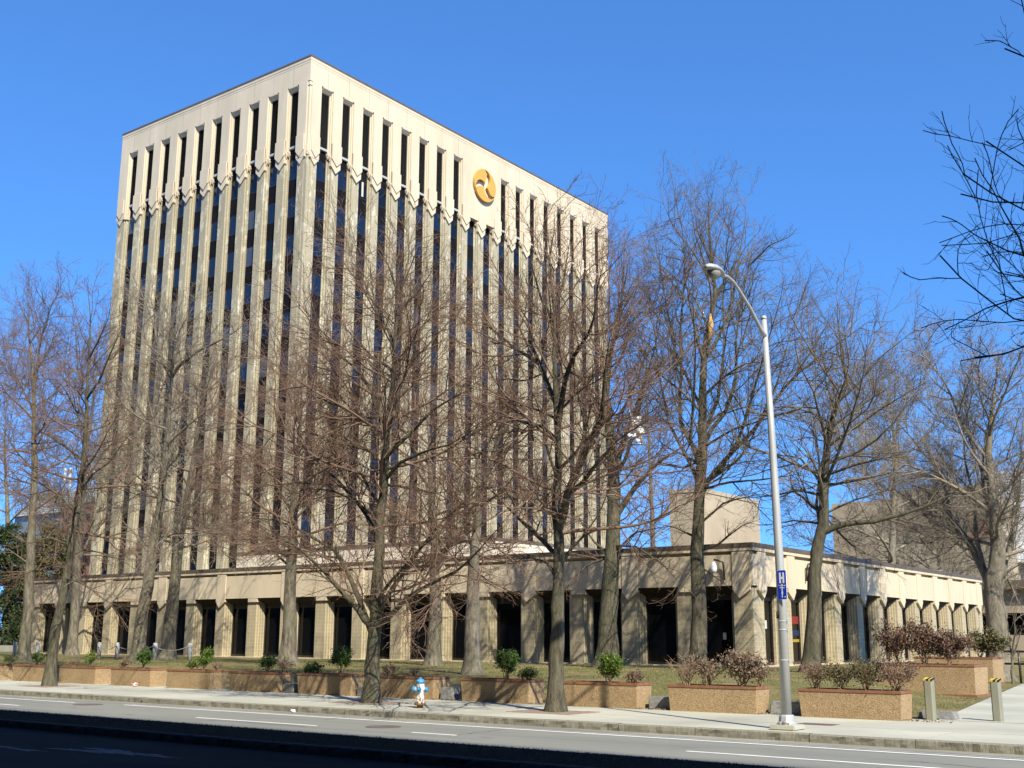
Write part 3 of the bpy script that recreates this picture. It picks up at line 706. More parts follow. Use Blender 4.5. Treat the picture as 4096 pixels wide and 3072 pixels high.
# dry leaves blown against the planters
k = 700; gx = np.array([-15.6, -12.4, -22.4, -28.9, -8.8, -19.0])[rng.integers(0, 6, k)]+rng.normal(0, .35, k)
lp = np.stack([gx, 26.45+np.abs(rng.normal(0, .18, k)), .012+.02*rng.random(k)], 1)
a = rng.uniform(0, 6.28, k); e1 = np.stack([np.cos(a), np.sin(a), rng.normal(0, .3, k)], 1)*.03; e2 = np.stack([-np.sin(a), np.cos(a), rng.normal(0, .3, k)], 1)*.018
tag(np_mesh('fallen_leaves', np.stack([lp-e1, lp+e2, lp+e1, lp-e2], 1).reshape(-1, 3), np.arange(4*k).reshape(-1, 4), M['dryleaf'], None, False), kind='stuff')

# ------------------------------------------------------------------ street furniture
hy = empty('fire_hydrant', (-20.4, 23.14, 0), 'white fire hydrant with blue caps and rusty base on the sidewalk', 'fire hydrant')
def HT(a, b, c): return (-20.4+a, 23.14+b, c)
b = MB(); b.lathe([(.115, .10), (.115, .14), (.105, .16), (.102, .44), (.115, .47), (.118, .50), (.108, .56), (.105, .60), (.09, .62)], 24, HT); b.build('body', M['hyd_white'], hy)
b = MB(); b.lathe([(.085, .0), (.085, .07), (.15, .075), (.155, .115), (.12, .125)], 24, HT)
for i in range(8):
    a = i*math.pi/4+.3; b.lathe([(.016, .115), (.016, .145), (.008, .15)], 8, lambda q, w_, z, a=a: HT(q+.135*math.cos(a), w_+.135*math.sin(a), z))
b.build('base_flange', M['rust'], hy)
b = MB(); b.lathe([(.108, .615), (.112, .66), (.10, .69), (.075, .715), (.04, .725), (.036, .76), (.02, .765)], 24, HT); b.build('bonnet', M['hyd_blue'], hy)
def nozzle(ang, r, L, z):
    d = Vector((math.cos(ang), math.sin(ang), 0)); s_ = d.cross(Vector((0, 0, 1)))
    def T(p, q, w_): v = Vector(HT(0, 0, z))+s_*p+Vector((0, 0, 1))*q+d*(.09+w_); return tuple(v)
    b = MB(); b.lathe([(r*.8, -.04), (r*.8, L*.45)], 16, T); n_ = b.build('nozzle', M['hyd_white'], hy)
    b = MB(); b.lathe([(r*.95, L*.4), (r, L*.5), (r, L*.85), (r*.85, L), (r*.3, L*1.02), (r*.28, L*1.35), (r*.1, L*1.38)], 16, T); b.build('cap', M['hyd_blue'], n_).location = (0, 0, 0)
nozzle(math.radians(215), .085, .12, .47); nozzle(math.radians(300), .06, .1, .47); nozzle(math.radians(20), .062, .11, .46)
b = MB(); b.tube([HT(-.1, -.1, .42), HT(-.13, -.12, .3), HT(-.1, -.11, .2)], .008, 6); b.build('chain', M['iron'], hy)

lx, ly = -10.03, 22.44
lamp = empty('street_lamp', (lx, ly, 0), 'tall silver street lamp with a cobra head over the road', 'street lamp')
b = MB(); b.box(lx-.27, lx+.27, ly-.27, ly+.27, 0, .10); b.build('plinth', M['sidewalk'], lamp, .02)
b = MB(); b.lathe([(.20, .10), (.20, .13), (.17, .16), (.155, .26), (.13, .29)], 10, lambda p, q, z: (lx+p, ly+q, z), 0, (0, 0, 0), False)
b.tube([(lx+.0, ly-.19, .15), (lx+.12, ly-.16, .15)], .03, 8); b.build('base', M['pole'], lamp)
b = MB(); b.tube([(lx, ly, .2), (lx, ly, 3), (lx-.05, ly, 6), (lx-.11, ly, 8.5)], [.104, .090, .074, .058], 24); b.lathe([(.064, 0), (.064, .05), (.03, .09)], 16, None, 0, (lx-.11, ly, 8.5)); b.build('pole', M['pole'], lamp)
tx = lx-.09
b = MB(); b.tube([(tx, ly-.02, 8.12), (tx, ly-.20, 8.22), (tx, ly-.70, 8.58), (tx, ly-1.2, 8.86), (tx, ly-1.46, 8.98), (tx, ly-1.72, 9.02), (tx, ly-1.95, 9.01)], [.044, .041, .038, .035, .033, .032, .031], 14); b.build('arm', M['pole'], lamp)
hd = MB(); prof = [(0, .045, .05, .05), (.10, .06, .06, .06), (.25, .13, .09, .06), (.45, .18, .12, .05), (.65, .185, .125, .05), (.82, .14, .10, .05), (.93, .07, .06, .04), (.96, .01, .02, .02)]
rows = []
for d_, hw, up, dn in prof:
    rows.append([(tx+hw*.84*math.cos(a), ly-1.85-d_*.84, 9.0+.88*(up if math.sin(a) > 0 else dn)*math.sin(a)) for a in np.linspace(0, 2*math.pi, 20, endpoint=False)])
for i in range(len(rows)-1):
    for j in range(20): hd.face([rows[i][j], rows[i][(j+1) % 20], rows[i+1][(j+1) % 20], rows[i+1][j]], 0, True)
ho = hd.build('lamp_head', M['pole'], lamp)
b = MB(); b.lathe([(.13, 0), (.126, -.05), (.097, -.11), (.05, -.145), (.01, -.15)], 20, lambda p, q, z: (tx+p, ly-2.33+q*1.45, 8.968+z)); b.build('lens', M['lampglass'], ho).location = (0, 0, 0)
for z, r in ((2.12, .096), (1.95, .097), (1.35, .099), (2.62, .0935), (3.05, .0905)):
    b = MB(); b.lathe([(r, -.012), (r+.006, -.01), (r+.006, .01), (r, .012)], 20, None, 0, (lx, ly, z)); b.box(lx+.085, lx+.13, ly-.03, ly+.03, z-.025, z+.025); b.build('clamp_band', M['greymetal'], lamp)
def text_mesh(txt, size, ext=.001):
    c = bpy.data.curves.new('lettering', 'FONT'); c.body = txt; c.size = size; c.align_x = 'CENTER'; c.align_y = 'CENTER'; c.extrude = ext
    o = bpy.data.objects.new('lettering', c); COL.objects.link(o); dg = bpy.context.evaluated_depsgraph_get()
    me = bpy.data.meshes.new_from_object(o.evaluated_get(dg)); bpy.data.objects.remove(o); bpy.data.curves.remove(c); return me
def put_text(me, T, mat, parent, name='lettering'):
    for v in me.vertices: v.co = T(*v.co)
    me.materials.clear(); me.materials.append(mat); me.update(); return link_mesh(name, me, parent, (0, 0, 0) if parent.parent else None)
tg = MB(); TGA = math.radians(-125); td = Vector((math.cos(TGA), math.sin(TGA), 0)); tsd = Vector((-td.y, td.x, 0))
def TG(a, c, e): return tuple(Vector((lx, ly, 2.24))+td*(.104+e)+tsd*a+Vector((0, 0, c)))
tg.solid([TG(-.045, -.07, 0), TG(.045, -.07, 0), TG(.045, .07, 0), TG(-.045, .07, 0)], [TG(-.045, -.07, .004), TG(.045, -.07, .004), TG(.045, .07, .004), TG(-.045, .07, .004)])
to = tg.build('number_tag', M['black'], lamp); put_text(text_mesh('7', .12), lambda a, c, e: TG(a, c, .006+e), M['yellow'], to)
# blue hospital sign on the pole, facing up the street
sg = empty('hospital_sign', (lx+.10, ly-.16, 2.84), 'blue hospital sign with a white H strapped to the lamp pole', 'sign')
SGA = math.radians(-104); sd = Vector((math.cos(SGA), math.sin(SGA), 0)); sr = Vector((-sd.y, sd.x, 0))
def SG(a, c, e): return tuple(Vector((lx+.09, ly-.135, 2.845))+sr*a+Vector((0, 0, c))+sd*e)
def rrect(w_, h_, r):
    o = []
    for cx, cy, a0 in ((w_-r, h_-r, 0), (-w_+r, h_-r, 90), (-w_+r, -h_+r, 180), (w_-r, -h_+r, 270)):
        for i in range(5): a = math.radians(a0+i*22.5); o.append((cx+r*math.cos(a), cy+r*math.sin(a)))
    return o
b = MB(); pl = rrect(.115, .295, .03); b.solid([SG(x, y, 0) for x, y in pl], [SG(x, y, .005) for x, y in pl]); b.build('border_panel', M['sign_white'], sg)
b = MB(); pl = rrect(.108, .288, .025); b.solid([SG(x, y, .004) for x, y in pl], [SG(x, y, .007) for x, y in pl]); b.build('panel', M['sign_blue'], sg)
b = MB()
for x0, x1, y0, y1 in ((-.062, -.022, .03, .245), (.022, .062, .03, .245), (-.022, .022, .115, .16)): b.solid([SG(x0, y0, .007), SG(x1, y0, .007), SG(x1, y1, .007), SG(x0, y1, .007)], [SG(x0, y0, .010), SG(x1, y0, .010), SG(x1, y1, .010), SG(x0, y1, .010)])
pl = [(0, -.125), (.026, -.175), (.007, -.175), (.007, -.22), (-.007, -.22), (-.007, -.175), (-.026, -.175)]
b.solid([SG(x, y, .007) for x, y in pl], [SG(x, y, .010) for x, y in pl]); b.solid([SG(x, y, .007) for x, y in rrect(.014, .012, .003)], [SG(x, y-.25, .010) for x, y in rrect(.012, .01, .003)])
b.solid([SG(x+.07, y-.245, .007) for x, y in rrect(.018, .009, .008)], [SG(x+.07, y-.245, .010) for x, y in rrect(.018, .009, .008)])
b.build('legend', M['sign_white'], sg)
put_text(text_mesh('The Cambridge', .036), lambda a, c, e: SG(a*.82, c-.015, .009+e), M['sign_white'], sg)
put_text(text_mesh('Hospital', .036), lambda a, c, e: SG(a, c-.062, .009+e), M['sign_white'], sg)
b = MB(); 
for c in (.2, -.2): b.solid([SG(-.03, c-.015, -.10), SG(.03, c-.015, -.10), SG(.03, c+.015, -.10), SG(-.03, c+.015, -.10)], [SG(-.03, c-.015, 0), SG(.03, c-.015, 0), SG(.03, c+.015, 0), SG(-.03, c+.015, 0)])
b.build('bracket', M['greymetal'], sg)

for (x, y), lb in (((-7.39, 27.75), 'square olive bollard standing clear on the concrete path'), ((-8.72, 27.3), 'square olive bollard at the end of the russet hedge planter')):
    t = empty('bollard', (x, y, 0), lb, 'bollard', 'olive bollards at the path')
    b = MB(); h = .10; c = .03; pl = [(h-c, -h), (h, -h+c), (h, h-c), (h-c, h), (-h+c, h), (-h, h-c), (-h, -h+c), (-h+c, -h)]
    b.solid([(x+p, y+q, 0) for p, q in pl], [(x+p, y+q, .86+.035*(q > 0)) for p, q in pl]); b.build('post', M['bollard'], t)
    b = MB(); e_ = [-h*1.03, -.035, .02, .06, h*1.03]
    for i in range(4):
        a_, c_ = x+e_[i], x+e_[i+1]; y0_, y1_ = y-h*1.03, y+h*1.03
        b.solid([(a_, y0_, .856), (c_, y0_, .856), (c_, y1_, .891), (a_, y1_, .891)], [(a_+.012, y0_, .893), (c_+.012 if i < 3 else c_, y0_, .893), (c_+.03 if i < 3 else c_, y1_, .93), (a_+.03 if i else a_, y1_, .93)], (1, 0, 1, 0)[i])
    b.build('reflective_cap', [M['black'], M['yellow_dull']], t)
# chained posts on the lawn
posts = [(132, 2640), (287+.0-150+8, 2640), (393, 2645), (466, 2645), (617, 2640)]
posts = [(55, 2640), (146, 2640), (393, 2645), (466, 2645), (617, 2640), (757, 2645)]
PPL = ['grey chained post nearest the picture edge', 'pale round chained post between the far lawn tree and the leaning tree', 'grey chained post behind the bright upright shrub', 'grey chained post standing before a dark window', 'thin chained post beside the thick lawn tree', 'grey chained post in front of a brick pier, last of its chain']
pp = []
for (px, py), lb in zip(posts, PPL):
    q = at(px, py, 38.5); zb = lawn_h(q.x, 38.5); x, y = q.x, 38.5
    b = MB(); b.lathe([(.115, -.1), (.115, .82), (.10, .87), (.05, .89)], 14, None, 0, (x, y, zb)); o = b.build('chain_post', M['post']); tag(o, lb, 'post', 'grey posts joined by a chain'); pp.append((x, y, zb))
CL = ['slack chain beside the pale round post', None, 'chain between the two grey posts by the bright shrub', 'chain running behind the lawn tree to the thin post', 'chain from the thin post past the thick lawn tree']
for i, lb in enumerate(CL):
    if not lb: continue
    a, c = pp[i], pp[i+1]; pts = []
    for k in range(13):
        t_ = k/12; pts.append((a[0]+(c[0]-a[0])*t_, a[1]-.12, a[2]+.72-.22*4*t_*(1-t_)))
    b = MB(); b.tube(pts, .018, 6); tag(b.build('chain', M['greymetal']), lb, 'chain', 'chains between the posts')
# covers, tree pits, litter
def disc(x, y, r, z, name, lb, mat):
    b = MB(); b.lathe([(r, 0), (r*.99, .006), (r*.9, .006), (r*.89, .003), (r*.3, .004)], 28, None, 0, (x, y, z)); return tag(b.build(name, mat), lb, 'manhole cover')
disc(-18.1, 19.33, .40, -.147, 'manhole_cover', 'round rusty manhole cover in the sunlit lane', M['iron'])
disc(-30.4, 20.1, .42, -.147, 'manhole_cover', 'round manhole cover by the edge line near the leaning tree', M['iron'])
b = MB(); b.box(-10.55, -9.75, 24.0, 24.5, .0, .006); tag(b.build('access_cover', M['iron']), 'rectangular rust coloured cover in the sidewalk behind the lamp', 'access cover')
def treepit(x, y, lb):
    b = MB(); r = random.Random(int(-x*7))
    for i in range(9):
        for j in range(6):
            x0 = x-.95+i*.21; y0 = y-.68+j*.225; b.box(x0, x0+.2, y0, y0+.215, 0, .010+r.uniform(0, .008))
    tag(b.build('tree_pit', M['terracotta_pit']), lb, 'brick tree pit')
M['terracotta_pit'] = simple('worn_brick', (.20, .15, .115), (.30, .225, .17), 9, .85, .3, 50, .006)
treepit(-16.81, 24.0, 'worn brick paving round the straight street tree'); treepit(-39.3, 24.35, 'worn brick paving round the leaning street tree'); treepit(-22.98, 24.0, 'worn brick paving round the forked street tree')
def crumple(x, y, z, s_, lb, nm, mats, seed):
    bm = bmesh.new(); bmesh.ops.create_icosphere(bm, subdivisions=2, radius=s_); r = random.Random(seed)
    for v in bm.verts: v.co *= r.uniform(.55, 1.25); v.co.z *= .55
    for f in bm.faces: f.material_index = r.randrange(len(mats))
    me = bpy.data.meshes.new(nm); bm.to_mesh(me); bm.free()
    for mt in mats: me.materials.append(mt)
    o = link_mesh(nm, me, None, (x, y, z+s_*.5)); return tag(o, lb, 'litter')
crumple(-36.9, 26.25, 0, .13, 'crumpled red and white wrapper against a planter', 'crumpled_wrapper', [M['sign_white'], simple('wrapper_red', (.45, .04, .05), None, 5, .5, 0)], 1)
crumple(-23.35, 21.5, -.15, .07, 'scrap of white paper in the gutter below the kerb', 'paper_scrap', [M['sign_white']], 2)

# ------------------------------------------------------------------ bare trees
def resample(P, K):
    P = np.array(P, float); d = np.r_[0, np.cumsum(np.linalg.norm(np.diff(P, axis=0), axis=1))]; t_ = np.linspace(0, d[-1], K)
    # Catmull-like smoothing through linear samples
    return np.stack([np.interp(t_, d, P[:, i]) for i in range(3)], 1), d[-1]
def unit(v): return v/(np.linalg.norm(v, axis=-1, keepdims=True)+1e-9)
def children(P, Ln, Rd, per_m, tmin, ang, lf, lo, hi, K, up, wander, rr, mx=None):
    """side branches for a batch of parent polylines"""
    n, Kp, _ = P.shape
    cnt = np.maximum(1, (per_m*Ln*(1-tmin)*rng.uniform(.75, 1.25, n)).round().astype(int))
    if mx: cnt = np.minimum(cnt, mx)
    idx = np.repeat(np.arange(n), cnt); m_ = len(idx)
    base = np.concatenate([(np.arange(c)+rng.random(c))/c for c in cnt]); t_ = tmin+(1-tmin)*base
    f = t_*(Kp-1); i0 = np.minimum(f.astype(int), Kp-2); fr = (f-i0)[:, None]
    p0 = P[idx, i0]*(1-fr)+P[idx, i0+1]*fr; tan = unit(P[idx, i0+1]-P[idx, i0])
    perp = unit(np.cross(tan, rng.normal(size=(m_, 3)))); th = np.radians(rng.normal(ang, 11, m_))[:, None]
    d = unit(tan*np.cos(th)+perp*np.sin(th)+np.array([0, 0, up]))
    L = np.clip(Ln[idx]*lf*(1.08-.68*t_)*rng.uniform(.55, 1.25, m_), lo, hi)
    r0 = np.minimum(Rd[idx]*(1-.75*t_)*.62, rr*(.4+L/hi))
    return grow(p0, d, L, K, up, wander), L, np.maximum(r0, .0045)
def grow(p0, d, L, K, up, wander):
    n = len(p0); out = np.empty((n, K, 3)); out[:, 0] = p0; st = (L/(K-1))[:, None]
    for k in range(1, K):
        d = unit(d+rng.normal(0, wander, (n, 3))+np.array([0, 0, up*.35])); out[:, k] = out[:, k-1]+d*st
    return out
def tree(name, label, group, Y, trunk, r0, limbs=(), auto=None, bark_='bark_grey', twig='twig_brown', dens=1.0, z0=None, rtop=.25, depth=1.0, twl=.55, lift=.06, twr=.0044, seed=None, spread=1.0):
    """trunk and limbs: pixel polylines placed on the plane y = Y; limbs also swing in depth"""
    global rng
    if seed is not None: rng = np.random.default_rng(seed)
    tp = [np.array(at(a, c, Y)) for a, c in trunk]; zb = lawn_h(tp[0][0], Y) if z0 is None else z0
    tp[0][2] = zb-.05; tp[-1] = tp[-1]*.55+tp[-2]*.45
    t = empty(name, (tp[0][0], Y, zb), label, 'tree', group)
    K = 40; TP, TL = resample(tp, K); wob = rng.normal(0, .02, (K, 3)); wob[:2] = 0; TP = TP+np.cumsum(wob, 0)*.6
    s_ = np.linspace(0, 1, K); TR = np.maximum(r0*(1-s_)**.85*(1-.25*s_), .012); hgt = TP[:, 2]-zb
    TR = TR*(1+.55*np.exp(-np.maximum(hgt, 0)/.30)); TR[-1] = .008
    # trunk skin with a knobbly surface
    sides = 14; V, F = tubes(TP[None], TR[None], sides)
    L1P = []; L1L = []; L1R = []; K1 = 12
    for pl, r in limbs:
        if seed in (11, 12): r *= 1.2
        sw = rng.uniform(-.75, .75)*depth; q = [np.array(at(a, c, Y)) for a, c in pl]; ln = 0
        have = np.concatenate([TP]+L1P); cm = np.array([0, 0, CAMH]); flat = cm+(have-cm)*(Y/have[:, 1])[:, None]      # join the limb to the wood it springs from
        near = int(np.argmin(np.linalg.norm(flat-q[0], axis=1))); o = [have[near].copy()]; Y0 = have[near][1]
        for i in range(1, len(q)):
            ln += np.linalg.norm(q[i]-q[i-1]); o.append(np.array(at(*pl[i], Y0+sw*ln*.75)))
        cutq = .88 if seed == 30 else .90; o[-1] = o[-2]+(o[-1]-o[-2])*max(.15, 1-(1-cutq)*len(o)*.8)
        p, L = resample(o, K1); w_ = rng.normal(0, .02*L/6, (K1, 3)); w_[0] = 0; p = p+np.cumsum(w_, 0)*.5; L1P.append(p); L1L.append(L); L1R.append(r)
    nl = len(L1P)
    if auto:
        ta, tb, cnt, Lmax, a_lo, a_hi = auto; cnt = int(cnt*.72); Lmax *= 1.22; a_hi -= 8
        ts = ta+(tb-ta)*(np.arange(cnt)+rng.random(cnt))/cnt; f = ts*(K-1); i0 = np.minimum(f.astype(int), K-2)
        p0 = TP[i0]*(1-(f-i0))[:, None]+TP[i0+1]*(f-i0)[:, None]
        q = (ts-ta)/(1-ta); az = np.arange(cnt)*2.4+rng.uniform(0, .8, cnt); el = np.radians(a_lo+(a_hi-a_lo)*q+rng.normal(0, 8, cnt))
        d = np.stack([np.cos(az)*np.cos(el)*spread, np.sin(az)*np.cos(el), np.sin(el)], 1)
        L = Lmax*np.clip(np.sin(np.pi*np.clip(.28+.66*q, 0, 1))**.8, .12, 1)*rng.uniform(.7, 1.15, cnt)
        A = grow(p0, unit(d), L, K1, lift, .10)
        for i in range(cnt): L1P.append(A[i]); L1L.append(L[i]); L1R.append(min(.5*np.interp(ts[i], s_, TR), .012+.011*L[i]))
    # the leader itself also carries side branches
    top = TP[int(K*.72):]; tpz, tl = resample(top, K1); L1P.append(tpz); L1L.append(tl); L1R.append(.03)
    P1 = np.array(L1P); L1 = np.array(L1L); R1 = np.array(L1R)
    taper = np.linspace(1, .07, K1)[None]
    keep = slice(0, len(P1)-1)
    nt_ = nl
    V1, F1 = tubes(P1[:nl], np.maximum(R1[:nl, None]*taper, .008), 9) if nl else (np.zeros((0, 3)), np.zeros((0, 4), int))
    nz = rng.normal(0, 1, (K, sides)); nz = (nz+np.roll(nz, 1, 1)+np.roll(nz, -1, 1))/3; nz[1:] = nz[1:]*.6+nz[:-1]*.4
    brl = np.zeros(K); brl[rng.integers(2, int(K*.6), 4)] = rng.uniform(.05, .16, 4)
    Vr = V.reshape(K, sides, 3)-TP[:, None]; V = (TP[:, None]+Vr*(1+.09*nz+brl[:, None]*(nz > .2))[..., None]).reshape(-1, 3)
    Vt = np.concatenate([V, V1]); Ft = np.concatenate([F, F1+len(V)])
    np_mesh('trunk', Vt, Ft, M[bark_], t)
    parts = []
    if len(P1)-1 > nl: parts.append(tubes(P1[nl:-1], np.maximum(R1[nl:-1, None]*taper, .006), 6))
    P2, L2, R2 = children(P1, L1, R1, 2.7*dens, .14, 46, .56, .35, 3.6, 7, lift, .13, .024)
    parts.append(tubes(P2, np.maximum(R2[:, None]*np.linspace(1, .25, 7)[None], .0055), 4))
    P3, L3, R3 = children(P2, L2, R2, 4.8*dens, .10, 42, .50, .22, 1.5, 5, lift*1.1, .15, .011)
    parts.append(tubes(P3, np.maximum(R3[:, None]*np.linspace(1, .4, 5)[None], twr*.8), 3))
    P4, L4, R4 = children(P3, L3, R3, 6.2*dens, .08, 40, twl, .14, .70, 4, lift*1.2, .16, .006, 7)
    parts.append(tubes(P4, np.full((len(P4), 4), twr)*np.linspace(1, .55, 4)[None], 3))
    off = 0; Vs = []; Fs = []
    for v, f in parts: Vs.append(v); Fs.append(f+off); off += len(v)
    np_mesh('crown', np.concatenate(Vs), np.concatenate(Fs), M[twig], t)
    print(label[:40], len(P1), len(P2), len(P3), len(P4))
    return t
GS = 'bare street trees by the kerb'; GLN = 'bare trees on the lawn'; GB = 'bare trees beyond the low building'
# forked street tree in the middle
tree('street_tree', 'forked bare street tree next to the fire hydrant', GS, 24.0,
     [(1484, 2815), (1488, 2700), (1494, 2557), (1502, 2460), (1510, 2358), (1518, 2200), (1521, 2100), (1540, 1950), (1548, 1825), (1550, 1730), (1574, 1516), (1587, 1264), (1600, 1065), (1597, 866)], .215,
     [([(1492, 2530), (1468, 2495), (1420, 2420), (1347, 2346), (1289, 2279), (1215, 2210), (1179, 2178), (1095, 2140), (1000, 2120)], .085),
      ([(1496, 2540), (1441, 2410), (1415, 2347), (1399, 2305), (1368, 2247), (1336, 2200), (1271, 2162), (1206, 2124), (1119, 2081), (1000, 2064), (900, 2080)], .075),
      ([(1500, 2520), (1545, 2480), (1594, 2436), (1641, 2384), (1725, 2342), (1820, 2295), (1883, 2242), (1925, 2200), (2000, 2113), (2080, 2060)], .075),
      ([(1500, 2500), (1530, 2430), (1557, 2373), (1620, 2295), (1678, 2205), (1760, 2102), (1841, 2032), (1895, 1977), (1960, 1930)], .065),
      ([(1508, 2420), (1560, 2330), (1600, 2290), (1690, 2190), (1780, 2130), (1850, 2080)], .05),
      ([(1521, 2130), (1540, 2100), (1586, 2015), (1600, 1980), (1640, 1945), (1690, 1900)], .055),
      ([(1515, 2160), (1490, 2110), (1460, 2040), (1418, 1999), (1347, 1918), (1271, 1853), (1228, 1798), (1170, 1740)], .07),
      ([(1521, 2090), (1470, 2040), (1400, 1990), (1320, 1960), (1230, 1955), (1150, 1930)], .045),
      ([(1548, 1820), (1564, 1804), (1640, 1739), (1732, 1646), (1814, 1592), (1882, 1560), (1960, 1480)], .06),
      ([(1545, 1900), (1600, 1850), (1700, 1800), (1800, 1770), (1900, 1700), (1990, 1680)], .05),
      ([(1535, 1880), (1480, 1800), (1400, 1780), (1300, 1745), (1190, 1720), (1080, 1690)], .05),
      ([(1540, 1760), (1511, 1708), (1450, 1670), (1398, 1642), (1299, 1602), (1199, 1562), (1130, 1500)], .055),
      ([(1548, 1780), (1521, 1728), (1450, 1684), (1353, 1580), (1320, 1500), (1290, 1420)], .05),
      ([(1551, 1740), (1500, 1640), (1480, 1560), (1430, 1500), (1392, 1450), (1299, 1397), (1199, 1317), (1150, 1270)], .06),
      ([(1551, 1730), (1580, 1640), (1600, 1530), (1640, 1440), (1690, 1400), (1750, 1330), (1830, 1250), (1890, 1150)], .06),
      ([(1574, 1516), (1550, 1463), (1500, 1440), (1440, 1380), (1390, 1330), (1340, 1250)], .045),
      ([(1570, 1420), (1557, 1330), (1511, 1264), (1458, 1145), (1430, 1060), (1420, 980)], .045),
      ([(1587, 1280), (1620, 1220), (1663, 1180), (1720, 1100), (1790, 1000)], .04),
      ([(1590, 1230), (1620, 1120), (1660, 1030), (1680, 940)], .035), ([(1590, 1180), (1560, 1080), (1520, 1000), (1500, 930)], .035)],
     (.36, .97, 34, 4.2, 5, 62), 'bark_dark', 'twig_red', 1.2, 0.0, seed=11)
# straight street tree
tree('street_tree', 'straight bare street tree with upright limbs, nearest to the lamp post', GS, 24.05,
     [(2221, 2850), (2225, 2700), (2231, 2515), (2237, 2300), (2241, 2222), (2233, 2097), (2225, 2019), (2225, 1784), (2221, 1627), (2213, 1470), (2207, 1250), (2190, 1000), (2174, 850)], .20,
     [([(2238, 2120), (2249, 2081), (2272, 1972), (2319, 1878), (2358, 1784), (2413, 1658), (2429, 1470), (2440, 1380), (2470, 1250)], .10),
      ([(2225, 1720), (2241, 1650), (2264, 1502), (2296, 1423), (2350, 1345), (2382, 1251), (2390, 1120), (2420, 1000)], .075),
      ([(2234, 2230), (2217, 2215), (2170, 2160), (2076, 2074), (2013, 2011), (1959, 1956), (1880, 1930)], .06),
      ([(2225, 1790), (2170, 1705), (2092, 1682), (1998, 1650), (1890, 1600), (1800, 1590)], .05),
      ([(2221, 1600), (2155, 1447), (2068, 1400), (2000, 1340), (1919, 1274), (1850, 1190)], .06),
      ([(2155, 1447), (2120, 1370), (2130, 1250), (2110, 1150), (2080, 1050)], .045),
      ([(2228, 1900), (2190, 1800), (2160, 1640), (2130, 1560), (2090, 1480)], .04),
      ([(2272, 1972), (2330, 1930), (2400, 1840), (2470, 1760), (2560, 1700), (2640, 1660)], .055),
      ([(2300, 1900), (2330, 1800), (2340, 1700), (2310, 1560), (2330, 1480)], .045),
      ([(2264, 1502), (2330, 1510), (2420, 1490), (2500, 1420), (2560, 1330)], .045),
      ([(2358, 1784), (2450, 1720), (2530, 1640), (2600, 1560)], .04),
      ([(2240, 2260), (2290, 2190), (2340, 2140), (2420, 2110), (2510, 2080)], .05),
      ([(2208, 1300), (2160, 1180), (2130, 1060), (2120, 950)], .04), ([(2207, 1250), (2250, 1130), (2270, 1000), (2290, 900)], .04),
      ([(2190, 1020), (2215, 930), (2220, 860)], .025), ([(2238, 2300), (2190, 2250), (2120, 2230), (2040, 2240), (1960, 2270)], .045)],
     (.33, .97, 34, 3.9, 8, 64), 'bark_dark', 'twig_red', 1.2, 0.0, seed=12)
# leaning street tree
tree('street_tree', 'slender leaning street tree at the kerb, farthest from the lamp post', GS, 24.35,
     [(197, 2748), (208, 2600), (219, 2514), (245, 2388), (262, 2286), (285, 2150), (297, 2060), (309, 1965), (323, 1845), (333, 1740), (342, 1603), (352, 1434), (357, 1289), (347, 1169), (343, 1110)], .20,
     [([(333, 1740), (300, 1640), (260, 1560), (200, 1500), (150, 1420)], .05), ([(342, 1600), (400, 1520), (440, 1420), (480, 1330), (520, 1230)], .05),
      ([(320, 1850), (270, 1790), (200, 1740), (120, 1700), (40, 1640)], .05), ([(345, 1580), (310, 1480), (305, 1350), (290, 1250)], .045),
      ([(300, 2060), (240, 1980), (160, 1930), (90, 1900), (0, 1850)], .05), ([(310, 1960), (370, 1900), (440, 1850), (500, 1760), (560, 1700)], .05),
      ([(270, 2240), (330, 2200), (400, 2210), (500, 2250), (600, 2330)], .045), ([(280, 2180), (200, 2150), (100, 2180), (0, 2210)], .045), ([(262, 2286), (180, 2270), (90, 2300), (0, 2340)], .035),
      ([(255, 2330), (330, 2330), (420, 2400), (520, 2440)], .035), ([(350, 1440), (390, 1370), (430, 1280), (450, 1180)], .035)],
     (.36, .97, 30, 3.4, 0, 58), 'bark_dark', 'twig_red', 1.05, 0.0, seed=13)
# trees on the lawn
tree('lawn_tree', 'tall bare lawn tree at the picture edge, before the dark evergreens', GLN, 32.5,
     [(93, 2648), (104, 2500), (110, 2430), (114, 2303), (122, 2182), (130, 1989), (135, 1796), (133, 1600), (125, 1434), (112, 1300), (115, 1180), (120, 1060)], .30,
     [([(133, 1560), (150, 1460), (159, 1367), (207, 1217), (250, 1130), (270, 1080)], .075), ([(130, 1640), (80, 1540), (30, 1450), (-20, 1330)], .06), ([(130, 1900), (60, 1800), (0, 1700), (-60, 1600)], .06),
      ([(130, 1800), (190, 1700), (250, 1600), (330, 1500)], .05), ([(120, 2150), (190, 2050), (260, 1960)], .05), ([(116, 2260), (40, 2200), (-40, 2180)], .05), ([(112, 1300), (70, 1200), (55, 1120)], .04)],
     (.34, .97, 26, 4.2, 5, 60), 'bark_grey', 'twig_red', 1.0, seed=14, twr=.0054)
tree('lawn_tree', 'bare tree standing close to the end pier of the low building', GLN, 44.5,
     [(288, 2613), (293, 2500), (300, 2388), (305, 2280), (312, 2150), (330, 1950), (350, 1750), (370, 1560), (390, 1420), (400, 1330)], .36,
     [([(305, 2250), (360, 2150), (380, 2050), (400, 1900), (430, 1780)], .10), ([(310, 2180), (260, 2080), (230, 1980), (200, 1850)], .09)],
     (.28, .97, 24, 5, 0, 60), 'bark_grey', 'twig_brown', 1.05, seed=15, twr=.0064)
